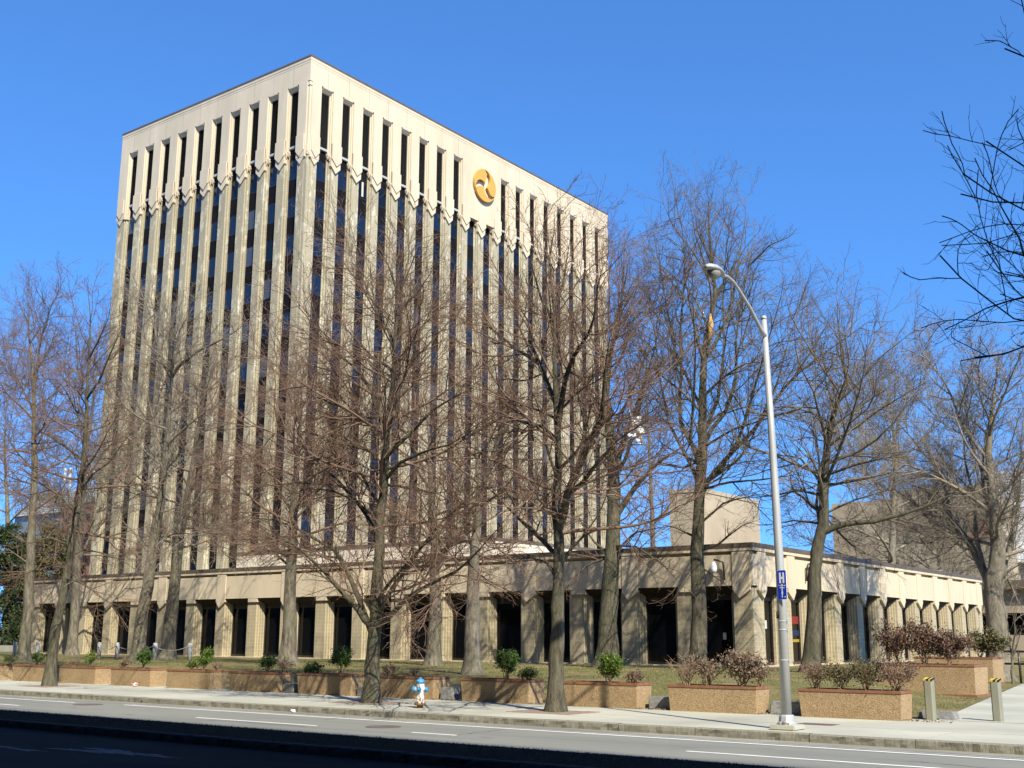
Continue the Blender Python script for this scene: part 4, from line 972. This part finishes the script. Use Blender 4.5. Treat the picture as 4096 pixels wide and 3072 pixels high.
tree('lawn_tree', 'crooked pale lawn tree with a hollow scar, parting into two curved arms', GLN, 33.0,
     [(549, 2650), (565, 2472), (591, 2345), (607, 2219), (620, 2092), (637, 2037), (656, 1845), (670, 1640), (679, 1503), (690, 1400), (720, 1310), (760, 1240), (790, 1160)], .33,
     [([(679, 1503), (660, 1460), (642, 1424), (624, 1322), (630, 1262), (600, 1180), (560, 1120)], .10), ([(680, 1510), (715, 1460), (793, 1406), (840, 1385), (883, 1364), (960, 1320), (1030, 1240)], .09),
      ([(650, 1900), (700, 1840), (750, 1760), (772, 1640), (770, 1580), (800, 1560)], .06), ([(640, 2000), (580, 1930), (520, 1880), (440, 1850), (380, 1800)], .065), ([(656, 1800), (600, 1700), (550, 1620), (500, 1500)], .055),
      ([(612, 2180), (660, 2150), (705, 2130), (800, 2140), (900, 2120)], .05), ([(608, 2210), (540, 2130), (470, 2060), (420, 2010)], .05)],
     (.38, .96, 24, 4.0, 10, 62), 'bark_grey', 'twig_grey', 1.25, seed=16, twr=.0054)
tree('lawn_tree', 'thick knobbly lawn tree casting shade on the fascia, beside the thin post', GLN, 40.0,
     [(668, 2645), (680, 2520), (694, 2403), (706, 2285), (725, 2128), (745, 2050), (770, 1900), (800, 1700), (830, 1560), (850, 1430), (870, 1330)], .40,
     [([(700, 2190), (640, 2160), (600, 2140)], .06), ([(745, 2050), (830, 1950), (920, 1870), (1000, 1800)], .08), ([(730, 2120), (860, 2110), (960, 2080), (1040, 2050)], .07), ([(760, 1960), (700, 1850), (660, 1740)], .07)],
     (.34, .97, 28, 5.0, 5, 62), 'bark_grey', 'twig_red', 1.25, seed=17, twr=.0054)
tree('lawn_tree', 'lawn tree rising behind the planter with dry stems', GLN, 35.3,
     [(1150, 2662), (1156, 2560), (1156, 2403), (1160, 2246), (1168, 2195), (1168, 2040), (1185, 1850), (1200, 1680), (1205, 1520), (1215, 1380)], .36,
     [([(1160, 2280), (1130, 2240), (1080, 2190), (1050, 2160)], .07), ([(1160, 2240), (1120, 2200), (1090, 2150), (1060, 2040)], .05), ([(1168, 2060), (1110, 1950), (1090, 1850), (1040, 1700)], .07), ([(1168, 2100), (1250, 2000), (1300, 1880), (1360, 1800)], .07)],
     (.30, .97, 30, 4.6, 10, 64), 'bark_grey', 'twig_red', 1.2, seed=18, twr=.0056)
tree('lawn_tree', 'lawn tree that divides low, behind and beside the hydrant', GLN, 40.0,
     [(1733, 2664), (1738, 2500), (1742, 2380), (1743, 2205), (1735, 2060), (1720, 1900), (1712, 1740), (1700, 1600), (1690, 1450)], .34,
     [([(1745, 2310), (1770, 2240), (1792, 2167), (1820, 2050), (1860, 1900), (1880, 1750)], .12), ([(1740, 2150), (1690, 2070), (1640, 2000), (1580, 1900)], .07), ([(1740, 2180), (1680, 2130), (1600, 2080), (1520, 2060)], .06)],
     (.32, .97, 26, 4.6, 10, 62), 'bark_grey', 'twig_red', 1.15, seed=19, twr=.0056)
tree('lawn_tree', 'smooth pale lawn tree just past the hydrant, with a slanting twin leader', GLN, 31.3,
     [(1888, 2700), (1890, 2560), (1894, 2380), (1915, 2169), (1928, 2042), (1935, 1960), (1927, 1800), (1935, 1640), (1935, 1549), (1940, 1420)], .30,
     [([(1932, 2000), (1950, 1900), (1974, 1823), (2013, 1705), (2045, 1600), (2076, 1470), (2110, 1380)], .11), ([(1912, 2220), (1880, 2170), (1840, 2120), (1780, 2080), (1730, 2000)], .06),
      ([(1925, 2080), (1870, 2000), (1820, 1900), (1790, 1800)], .055), ([(2013, 1705), (2090, 1660), (2130, 1560), (2170, 1480)], .05)],
     (.36, .97, 26, 3.8, 10, 64), 'bark_pale', 'twig_red', 1.1, seed=20, twr=.0054)
tree('lawn_tree', 'stout leaning lawn tree with a fan of boughs, a plastic bag caught in it', GLN, 42.5,
     [(2425, 2672), (2432, 2560), (2436, 2463), (2447, 2253), (2452, 2128), (2455, 2000), (2452, 1900), (2440, 1750), (2420, 1600), (2440, 1400), (2480, 1240), (2510, 1080), (2530, 960)], .46,
     [([(2455, 2080), (2476, 2042), (2546, 1940), (2640, 1846), (2700, 1807), (2737, 1790), (2800, 1700)], .16), ([(2454, 1960), (2484, 1784), (2531, 1666), (2586, 1509), (2611, 1422), (2640, 1300), (2660, 1150)], .13),
      ([(2452, 1900), (2500, 1840), (2533, 1753), (2581, 1542), (2600, 1440), (2560, 1300), (2545, 1180)], .09), ([(2447, 2240), (2380, 2170), (2330, 2100), (2290, 2000)], .07), ([(2447, 2210), (2540, 2130), (2640, 2110), (2740, 2100)], .07),
      ([(2450, 2200), (2550, 2190), (2640, 2250), (2720, 2340), (2800, 2400)], .06), ([(2446, 2230), (2350, 2260), (2280, 2330), (2240, 2400)], .06), ([(2448, 2225), (2400, 2230), (2330, 2200), (2230, 2210)], .05), ([(2640, 1846), (2740, 1870), (2850, 1820), (2950, 1740)], .07)],
     (.40, .97, 26, 5.0, 34, 78), 'bark_dark', 'twig_red', .84, seed=21, twr=.005)
tree('lawn_tree', 'tallest bare tree, with torn orange wood high on its leader', GLN, 43.0,
     [(2792, 2690), (2794, 2560), (2794, 2410), (2788, 2200), (2795, 2050), (2798, 1988), (2804, 1844), (2810, 1663), (2816, 1422), (2842, 1278), (2859, 1197), (2842, 1034), (2832, 925), (2824, 800), (2815, 720)], .36,
     [([(2800, 1990), (2816, 1950), (2850, 1900), (2940, 1800), (3020, 1720), (3087, 1621), (3184, 1500), (3290, 1420), (3364, 1362), (3470, 1290), (3545, 1241)], .12),
      ([(2800, 1980), (2816, 1934), (2882, 1892), (2960, 1838), (3003, 1765), (3057, 1663), (3090, 1560)], .10), ([(2806, 1770), (2822, 1747), (2912, 1633), (2942, 1512), (2942, 1362), (2967, 1199), (2990, 1050), (3030, 920)], .10),
      ([(2804, 1840), (2774, 1796), (2737, 1723), (2713, 1663), (2725, 1482), (2725, 1301), (2745, 1100), (2730, 900), (2700, 740)], .10), ([(2810, 1650), (2760, 1540), (2700, 1400), (2660, 1200), (2640, 1060), (2610, 900)], .08),
      ([(2816, 1430), (2880, 1340), (2930, 1200), (2960, 1000), (2980, 850), (2970, 740)], .08), ([(2850, 1220), (2900, 1120), (2990, 980), (3080, 880)], .06), ([(2842, 1040), (2790, 930), (2770, 800)], .05),
      ([(2806, 1800), (2930, 1720), (3060, 1680), (3200, 1640), (3330, 1560)], .06), ([(2800, 1960), (2920, 1930), (3060, 1920), (3200, 1900), (3330, 1940)], .06), ([(2796, 2080), (2900, 2010), (3030, 1980), (3160, 1990)], .06),
      ([(2790, 2200), (2870, 2180), (2960, 2100), (3080, 2060)], .06), ([(2792, 2160), (2700, 2110), (2600, 2090)], .06), ([(2793, 2240), (2850, 2300), (2920, 2350), (2960, 2400)], .04), ([(2793, 2260), (2740, 2330), (2690, 2400), (2640, 2420)], .04),
      ([(2990, 1050), (3080, 980), (3160, 950), (3200, 900)], .04),
      ([(2800, 1950), (2760, 1850), (2680, 1700), (2640, 1500), (2620, 1300), (2560, 1120)], .09), ([(2806, 1750), (2870, 1600), (2900, 1400), (2890, 1200), (2900, 1000), (2920, 850)], .08),
      ([(2882, 1892), (2960, 1750), (3010, 1580), (3060, 1400), (3120, 1200), (3150, 1020)], .08), ([(2804, 1880), (2760, 1750), (2770, 1600), (2780, 1400), (2770, 1200), (2765, 1000)], .08),
      ([(3020, 1720), (3100, 1560), (3150, 1380), (3210, 1200), (3250, 1060)], .05), ([(3184, 1500), (3260, 1380), (3330, 1260), (3370, 1150)], .04)],
     (.34, .97, 26, 4.6, 34, 80), 'bark_dark', 'twig_brown', .84, seed=22, twr=.0045)
tree('lawn_tree', 'bare tree in front of the corner pier, with wide level boughs', GLN, 42.0,
     [(3243, 2695), (3248, 2600), (3254, 2459), (3259, 2305), (3269, 2200), (3290, 2110), (3298, 1962), (3304, 1829), (3324, 1697), (3351, 1617), (3391, 1524), (3370, 1420), (3355, 1280), (3351, 1130)], .33,
     [([(3285, 2118), (3275, 2080), (3265, 2028), (3278, 1896), (3258, 1697), (3245, 1630), (3258, 1580), (3240, 1480)], .07), ([(3290, 2120), (3364, 2095), (3497, 2081), (3629, 2048), (3729, 2008), (3762, 1988), (3860, 1960), (3960, 1985)], .13),
      ([(3298, 1990), (3200, 1960), (3079, 1982), (2990, 1990), (2900, 2001)], .06), ([(3298, 1950), (3200, 1830), (3060, 1815), (2930, 1810)], .055), ([(3300, 1900), (3420, 1860), (3560, 1830), (3680, 1800)], .06), ([(3298, 1940), (3430, 1920), (3560, 1890), (3700, 1880)], .055),
      ([(3351, 1620), (3430, 1540), (3520, 1430), (3620, 1350), (3700, 1290)], .06), ([(3290, 2110), (3180, 2080), (3060, 2100), (2950, 2080)], .05), ([(3324, 1700), (3420, 1640), (3540, 1560), (3640, 1500)], .05),
      ([(3298, 2060), (3400, 2180), (3540, 2250), (3640, 2280)], .05), ([(3340, 1640), (3300, 1520), (3290, 1400), (3310, 1260)], .05),
      ([(3298, 1960), (3340, 1850), (3400, 1700), (3450, 1550), (3470, 1400), (3480, 1250)], .07), ([(3310, 1800), (3400, 1720), (3520, 1640), (3650, 1560), (3760, 1500)], .06), ([(3298, 2040), (3420, 2000), (3560, 1960), (3700, 1950)], .05)],
     (.36, .97, 28, 4.8, 10, 74), 'bark_dark', 'twig_brown', .88, seed=23, twr=.0045)
tree('lawn_tree', 'many limbed pale tree behind the rust red bushes, torn wood on its trunk', GLN, 56.0,
     [(3990, 2660), (3992, 2560), (3989, 2503), (3975, 2382), (3985, 2290), (3994, 2200), (3985, 2100), (3975, 1950), (3960, 1800), (3975, 1650), (3990, 1500), (3990, 1380)], .55,
     [([(3970, 2370), (3946, 2310), (3927, 2276), (3879, 2170), (3821, 2102), (3782, 2020), (3795, 1960), (3722, 1829), (3690, 1700), (3640, 1560)], .22), ([(3980, 2350), (4009, 2266), (4047, 2170), (4071, 2045), (4081, 1900), (4100, 1700)], .18),
      ([(3990, 2330), (3985, 2199), (3994, 2131), (3940, 1960), (3934, 1889), (3954, 1697), (4014, 1564), (4030, 1450)], .15), ([(3930, 2280), (3905, 2150), (3900, 2000), (3860, 1850), (3850, 1700), (3820, 1550)], .12),
      ([(3879, 2170), (3800, 2140), (3700, 2060), (3620, 1960), (3560, 1830)], .09), ([(3990, 2330), (4040, 2280), (4110, 2240)], .10), ([(3985, 2380), (4030, 2310), (4070, 2400), (4110, 2470)], .10), ([(3722, 1829), (3650, 1760), (3580, 1680), (3520, 1560)], .07)],
     (.34, .97, 24, 6.5, 20, 68), 'bark_pale', 'twig_grey', 1.0, seed=24, twr=.0075)
# trees beyond the low building and at the picture edges
tree('background_tree', 'pale feathery bare tree beyond the roof, between the level boughed and the many limbed trees', GB, 96.0,
     [(3560, 2420), (3565, 2250), (3570, 2050), (3580, 1850), (3560, 1650), (3550, 1500), (3545, 1420)], .45, (), (.25, .97, 34, 9.0, 20, 68), 'bark_pale', 'twig_grey', .8, .3, seed=25, twr=.012)
tree('background_tree', 'low spreading bare tree veiling the long tan building', GB, 105.0,
     [(3760, 2420), (3765, 2300), (3755, 2180), (3760, 2060), (3750, 1940), (3755, 1850)], .35, (), (.15, .97, 30, 8.0, 20, 70), 'bark_pale', 'twig_grey', .8, .3, seed=31, twr=.012)
tree('background_tree', 'slim bare tree seen beyond the roof beside the tower edge', GB, 100.0,
     [(2600, 2400), (2610, 2150), (2600, 1900), (2590, 1700), (2580, 1520), (2575, 1400)], .4, (), (.25, .97, 30, 8.0, 20, 66), 'bark_grey', 'twig_grey', .5, .3, seed=26, twr=.016)
tree('background_tree', 'bare tree far behind the evergreens at the picture edge', GB, 62.0,
     [(40, 2600), (35, 2350), (30, 2050), (20, 1800), (25, 1600), (20, 1450)], .4, (), (.25, .97, 30, 7.0, 10, 62), 'bark_grey', 'twig_red', .8, .4, seed=27, twr=.011)
tree('background_tree', 'bare tree between the grey roofed house and the tower', GB, 75.0,
     [(420, 2560), (425, 2300), (440, 2050), (450, 1850), (455, 1700)], .35, (), (.25, .97, 24, 6.0, 15, 66), 'bark_grey', 'twig_grey', .9, .4, seed=28, twr=.012)
tree('small_tree', 'thin young tree with several stems on the grass past the farthest planter', None, 52.0,
     [(4050, 2690), (4045, 2600), (4030, 2500), (4010, 2420), (4000, 2350)], .06, [([(4048, 2640), (4075, 2560), (4100, 2470)], .05), ([(4046, 2620), (4060, 2530), (4055, 2450), (4070, 2390)], .045)], (.2, .95, 8, 1.6, 30, 70), 'bark_grey', 'twig_grey', .9, 0.0, seed=29, twr=.0064)
# tree on the viewer's side of the street: only its branch tips reach into the picture
tree('street_tree', 'near tree reaching in from the picture edge with dark bare branch tips', GS, 12.2,
     [(5250, 2960), (5240, 2500), (5230, 2000), (5220, 1500), (5200, 900), (5180, 300)], .24,
     [([(5225, 1900), (4900, 1600), (4500, 1380), (4200, 1300), (4050, 1270), (3900, 1150), (3780, 1070), (3680, 860)], .02), ([(5225, 1700), (4800, 1350), (4400, 1080), (4150, 870), (4000, 800), (3890, 740), (3760, 640)], .02),
      ([(5220, 1400), (4800, 1000), (4400, 760), (4150, 690), (4020, 600), (3860, 490)], .02), ([(5225, 1800), (4800, 1500), (4450, 1400), (4250, 1330), (4080, 1390), (3950, 1440), (3790, 1400)], .02), ([(5220, 1550), (4850, 1150), (4400, 900), (4180, 800), (4040, 830), (3900, 800), (3720, 760)], .02),
      ([(5210, 1000), (4700, 450), (4300, 260), (4120, 240), (4060, 210), (3990, 180)], .014)],
     (.42, .80, 15, 2.5, 20, 60), 'bark_dark', 'twig_brown', 1.0, 0.0, depth=.35, seed=30, twr=.0028)
# the wound on the tallest tree
b = MB(); q0, q1, q2 = at(2836, 1380, 42.86), at(2843, 1300, 42.86), at(2842, 1255, 42.86); b.tube([q0, q1, q2], [.05, .13, .03], 8); 
o = b.build('torn_wood', M['woundwood']); tt = [t for t in bpy.data.objects if t.get('label', '').startswith('tallest bare')][0]; o.parent = tt; o.location = -tt.location
# plastic bag caught in the leaning lawn tree
bgp = at(2548, 1735, 41.6); b = MB(); bm_ = rng
pts = [at(2517, 1640, 41.6), at(2530, 1675, 41.6), at(2540, 1705, 41.6)]; b.tube(pts, [.02, .03, .05], 6)
for i in range(26):
    c = bgp+Vector((bm_.normal(0, .16), bm_.normal(0, .12), bm_.normal(0, .22))); e1_ = Vector(bm_.normal(0, .14, 3)); e2_ = Vector(bm_.normal(0, .12, 3)); b.face([c-e1_, c+e2_, c+e1_, c-e2_])
tag(b.build('plastic_bag', M['sign_white']), 'torn white plastic bag hanging in the stout leaning tree', 'plastic bag')

# ------------------------------------------------------------------ evergreens and buildings in the background
def evergreen(px0, px1, pyt, pyb, Y, leaf, n, size, label, cat='evergreen', name='evergreen_tree', group=None, rag=1):
    a, c = at(px0, pyb, Y), at(px1, pyt, Y); zb = .35; x0, x1, h = a.x, c.x, c.z-zb; cx = (x0+x1)/2; W_ = (x1-x0)/2
    t = empty(name, (cx, Y, zb), label, cat, group)
    b = MB(); b.tube([(cx, Y, zb-.1), (cx, Y, zb+h*.6)], [max(.06, W_*.06), .03], 8); b.build('trunk', M['bark_dark'], t)
    cl = []
    for i in range(int(60*rag)):
        z_ = zb+h*(.03+.95*(i+rng.random())/(60*rag)); f = math.sqrt(max(.05, 1-((z_-zb)/h)**1.6)); a_ = rng.uniform(0, 6.28); r_ = W_*f*rng.uniform(.15, 1.0)
        s_ = W_*rng.uniform(.14, .40); cl.append(((cx+r_*math.cos(a_), Y+r_*math.sin(a_), z_), (s_, s_, s_*.7)))
    V, F = leaf_cloud(cl, n, size); np_mesh('foliage', V, F, leaf, t, False); return t
GE = 'evergreens behind the lawn trees'
evergreen(-70, 130, 2080, 2640, 58, M['evergreen'], 24000, .13, 'dark broad evergreen at the picture edge, behind the lawn tree', group=GE)
evergreen(90, 265, 2090, 2610, 60, M['olive'], 24000, .12, 'olive evergreen behind the leaning street tree', group=GE)
evergreen(20, 190, 2150, 2620, 64, M['olive'], 16000, .12, 'olive brown evergreen in the gap between two dark ones', group=GE)
evergreen(150, 330, 2170, 2600, 68, M['evergreen'], 16000, .12, 'dark evergreen right behind the end of the low building', group=GE)
evergreen(200, 290, 2200, 2600, 63, M['evergreen'], 12000, .12, 'narrow dark evergreen by the end of the low building', group=GE)
evergreen(125, 215, 2430, 2612, 50, M['holly'], 11000, .09, 'bright green rounded bush under the evergreens', 'bush', 'bush', GE, .6)
evergreen(10, 110, 2470, 2625, 54, M['evergreen'], 5000, .09, 'low black green bush in shade at the picture edge', 'bush', 'bush', GE, .6)
b = MB(); q = at(-60, 2600, 52); q2 = at(72, 2600, 52); b.box(q.x, q2.x, 52, 52.3, .3, at(40, 2582, 52).z); tag(b.build('low_wall', M['sidewalk']), 'low concrete wall under the dark evergreens', 'wall')
def bgbox(px0, px1, pyt, Y, D, zb=-.3):
    a, c = at(px0, pyt, Y), at(px1, pyt, Y); return a.x, c.x, Y, Y+D, zb, max(a.z, c.z)
# house with a ribbed grey roof
hb = empty('grey_roofed_house', tuple(at(300, 2100, 120))[:2]+(0,), 'far building with a ribbed grey metal roof beside the tower', 'building')
x0, x1, y0, y1, z0, z1 = bgbox(60, 470, 2070, 120, 14); b = MB(); b.box(x0, x1, y0, y1, z0, z1); b.build('wall', simple('grey_glassy_wall', (.12, .16, .19), (.2, .25, .28), .5, .3, 0, spec=.5), hb)
zt = at(300, 1935, 120).z
b = MB(); b.sprism([(y0-.5, z1), (y0+5, zt), (y1+.5, zt), (y1+.5, z1)], x0-.4, x1+.4)
n_ = int((zt-z1)/.45)
for i in range(n_): 
    f_ = i/n_; b.box(x0-.4, x1+.4, y0-.56+5.5*f_, y0-.40+5.5*f_, z1+(zt-z1)*f_, z1+(zt-z1)*f_+.12)
b.build('roof', simple('grey_roof', (.24, .25, .25), (.33, .34, .34), .6, .5, 0), hb)
for px in (260, 282, 330, 352, 372):
    q = at(px, 1900, 124); b = MB(); b.lathe([(.28, zt-q.z-1), (.28, 1.2), (.2, 1.35)], 12, None, 0, (q.x, 124, q.z)); b.build('vent_stack', M['bgwhite'], hb)
rb = empty('brick_house', tuple(at(330, 2100, 108))[:2]+(0,), 'red brick block glimpsed between trees beside the tower', 'building')
x0, x1, y0, y1, z0, z1 = bgbox(256, 420, 2010, 108, 10); b = MB(); b.box(x0, x1, y0, y1, z0, z1-.4); b.build('wall', M['redbrick'], rb); b = MB(); b.box(x0-.15, x1+.15, y0-.15, y1, z1-.4, z1); b.build('parapet', M['tanbg'], rb)
for i in range(4):
    for j in range(3):
        xx = x0+(x1-x0)*(i+.5)/4; zz = z1-2.4-j*3.2; b = MB(); b.box(xx-.5, xx+.5, y0-.03, y0+.1, zz-1.2, zz); b.build('window', M['podium_glass'], rb)
# tan blocks behind the low building
def jointed(b, x0, x1, y, z0, z1, step):
    for z in np.arange(z0+step, z1-.3, step): b.box(x0, x1, y-.03, y+.05, z-.05, z)
tb = empty('stair_tower', tuple(at(2850, 2100, 130))[:2]+(0,), 'plain tan block rising behind the low roof, left of the lamp pole', 'building'); tb['label'] = 'plain tan block rising behind the low roof between two lawn trees'
x0, x1, y0, y1, z0, z1 = bgbox(2677, 2800, 1960, 130, 17); b = MB(); b.box(x0, x1, y0, y1, z0, z1-.5); jointed(b, x0, x1, y0, 4, z1, 4.2); b.build('wall', M['tanbg'], tb); b = MB(); b.box(x0-.1, x1+.1, y0-.1, y1, z1-.5, z1); b.build('coping', M['tanbg'], tb)
lb_ = empty('tan_building', tuple(at(3600, 2100, 140))[:2]+(0,), 'long tan windowless building behind the low wing', 'building')
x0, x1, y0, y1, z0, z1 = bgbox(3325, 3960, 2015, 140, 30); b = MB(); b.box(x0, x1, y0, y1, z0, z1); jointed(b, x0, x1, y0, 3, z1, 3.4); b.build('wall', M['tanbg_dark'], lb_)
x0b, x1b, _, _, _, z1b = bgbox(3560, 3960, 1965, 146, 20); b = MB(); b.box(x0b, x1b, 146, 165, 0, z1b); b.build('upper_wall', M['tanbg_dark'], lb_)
x0b, x1b, _, _, _, z1b = bgbox(3865, 3945, 2050, 139.6, 1); b = MB(); b.box(x0b, x1b, 139.6, 140.2, at(3900, 2150, 139.6).z, z1b); b.build('brick_panel', M['redbrick'], lb_)
x0b, x1b, _, _, _, z1b = bgbox(3935, 4140, 1893, 150, 12); zb_ = at(4000, 1990, 150).z
b = MB(); b.box(x0b, x1b, 150, 162, zb_-8, z1b)
for i in range(9): z_ = zb_+(z1b-zb_)*(i+.3)/9; b.box(x0b, x1b, 149.85, 150, z_, z_+(z1b-zb_)/18)
b.build('louvred_penthouse', M['bgwhite'], lb_)
gb = empty('grid_fronted_building', tuple(at(4000, 2400, 112))[:2]+(0,), 'pale building with a dark window band at the picture edge, behind the many limbed tree', 'building')
x0, x1, y0, y1, z0, z1 = bgbox(3880, 4300, 2365, 112, 20); ztop = at(4000, 2260, 112).z
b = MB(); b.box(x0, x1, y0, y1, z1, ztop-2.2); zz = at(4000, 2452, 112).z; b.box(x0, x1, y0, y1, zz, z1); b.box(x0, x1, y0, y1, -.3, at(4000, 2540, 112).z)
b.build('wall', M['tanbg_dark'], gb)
b = MB(); b.box(x0+.1, x1, y0+.6, y1, at(4000, 2540, 112).z, zz); b.build('window_band', M['podium_glass'], gb)
b = MB(); b.box(x0-.5, x1, y0-.8, y1, ztop-2.2, ztop-1.4); b.build('roof', M['coping'], gb)
b = MB()
for i in range(9): xx = x0+(x1-x0)*i/9; b.box(xx-.05, xx+.05, y0-.02, y0+.1, zz, z1+.5)
b.box(x0, x1, y0-.025, y0+.05, (zz+z1)/2-.06, (zz+z1)/2+.06); b.build('grid_joint', M['seam'], gb)
# dark railing past the path
rl = empty('railing', tuple(at(4060, 2650, 53))[:2]+(0,), 'dark metal railing on the grass past the farthest planter', 'railing')
q, q2 = at(4015, 2610, 53), at(4300, 2610, 53); b = MB()
for z in (at(4050, 2606, 53).z, at(4050, 2655, 53).z): b.tube([(q.x, 53, z), (q2.x, 53, z)], .045, 8)
b.build('rail', M['frame'], rl)
for i in range(4):
    x = q.x+.6+i*1.9; b = MB(); b.tube([(x, 53, -.1), (x, 53, at(4050, 2600, 53).z)], .05, 8); b.build('post', M['frame'], rl)
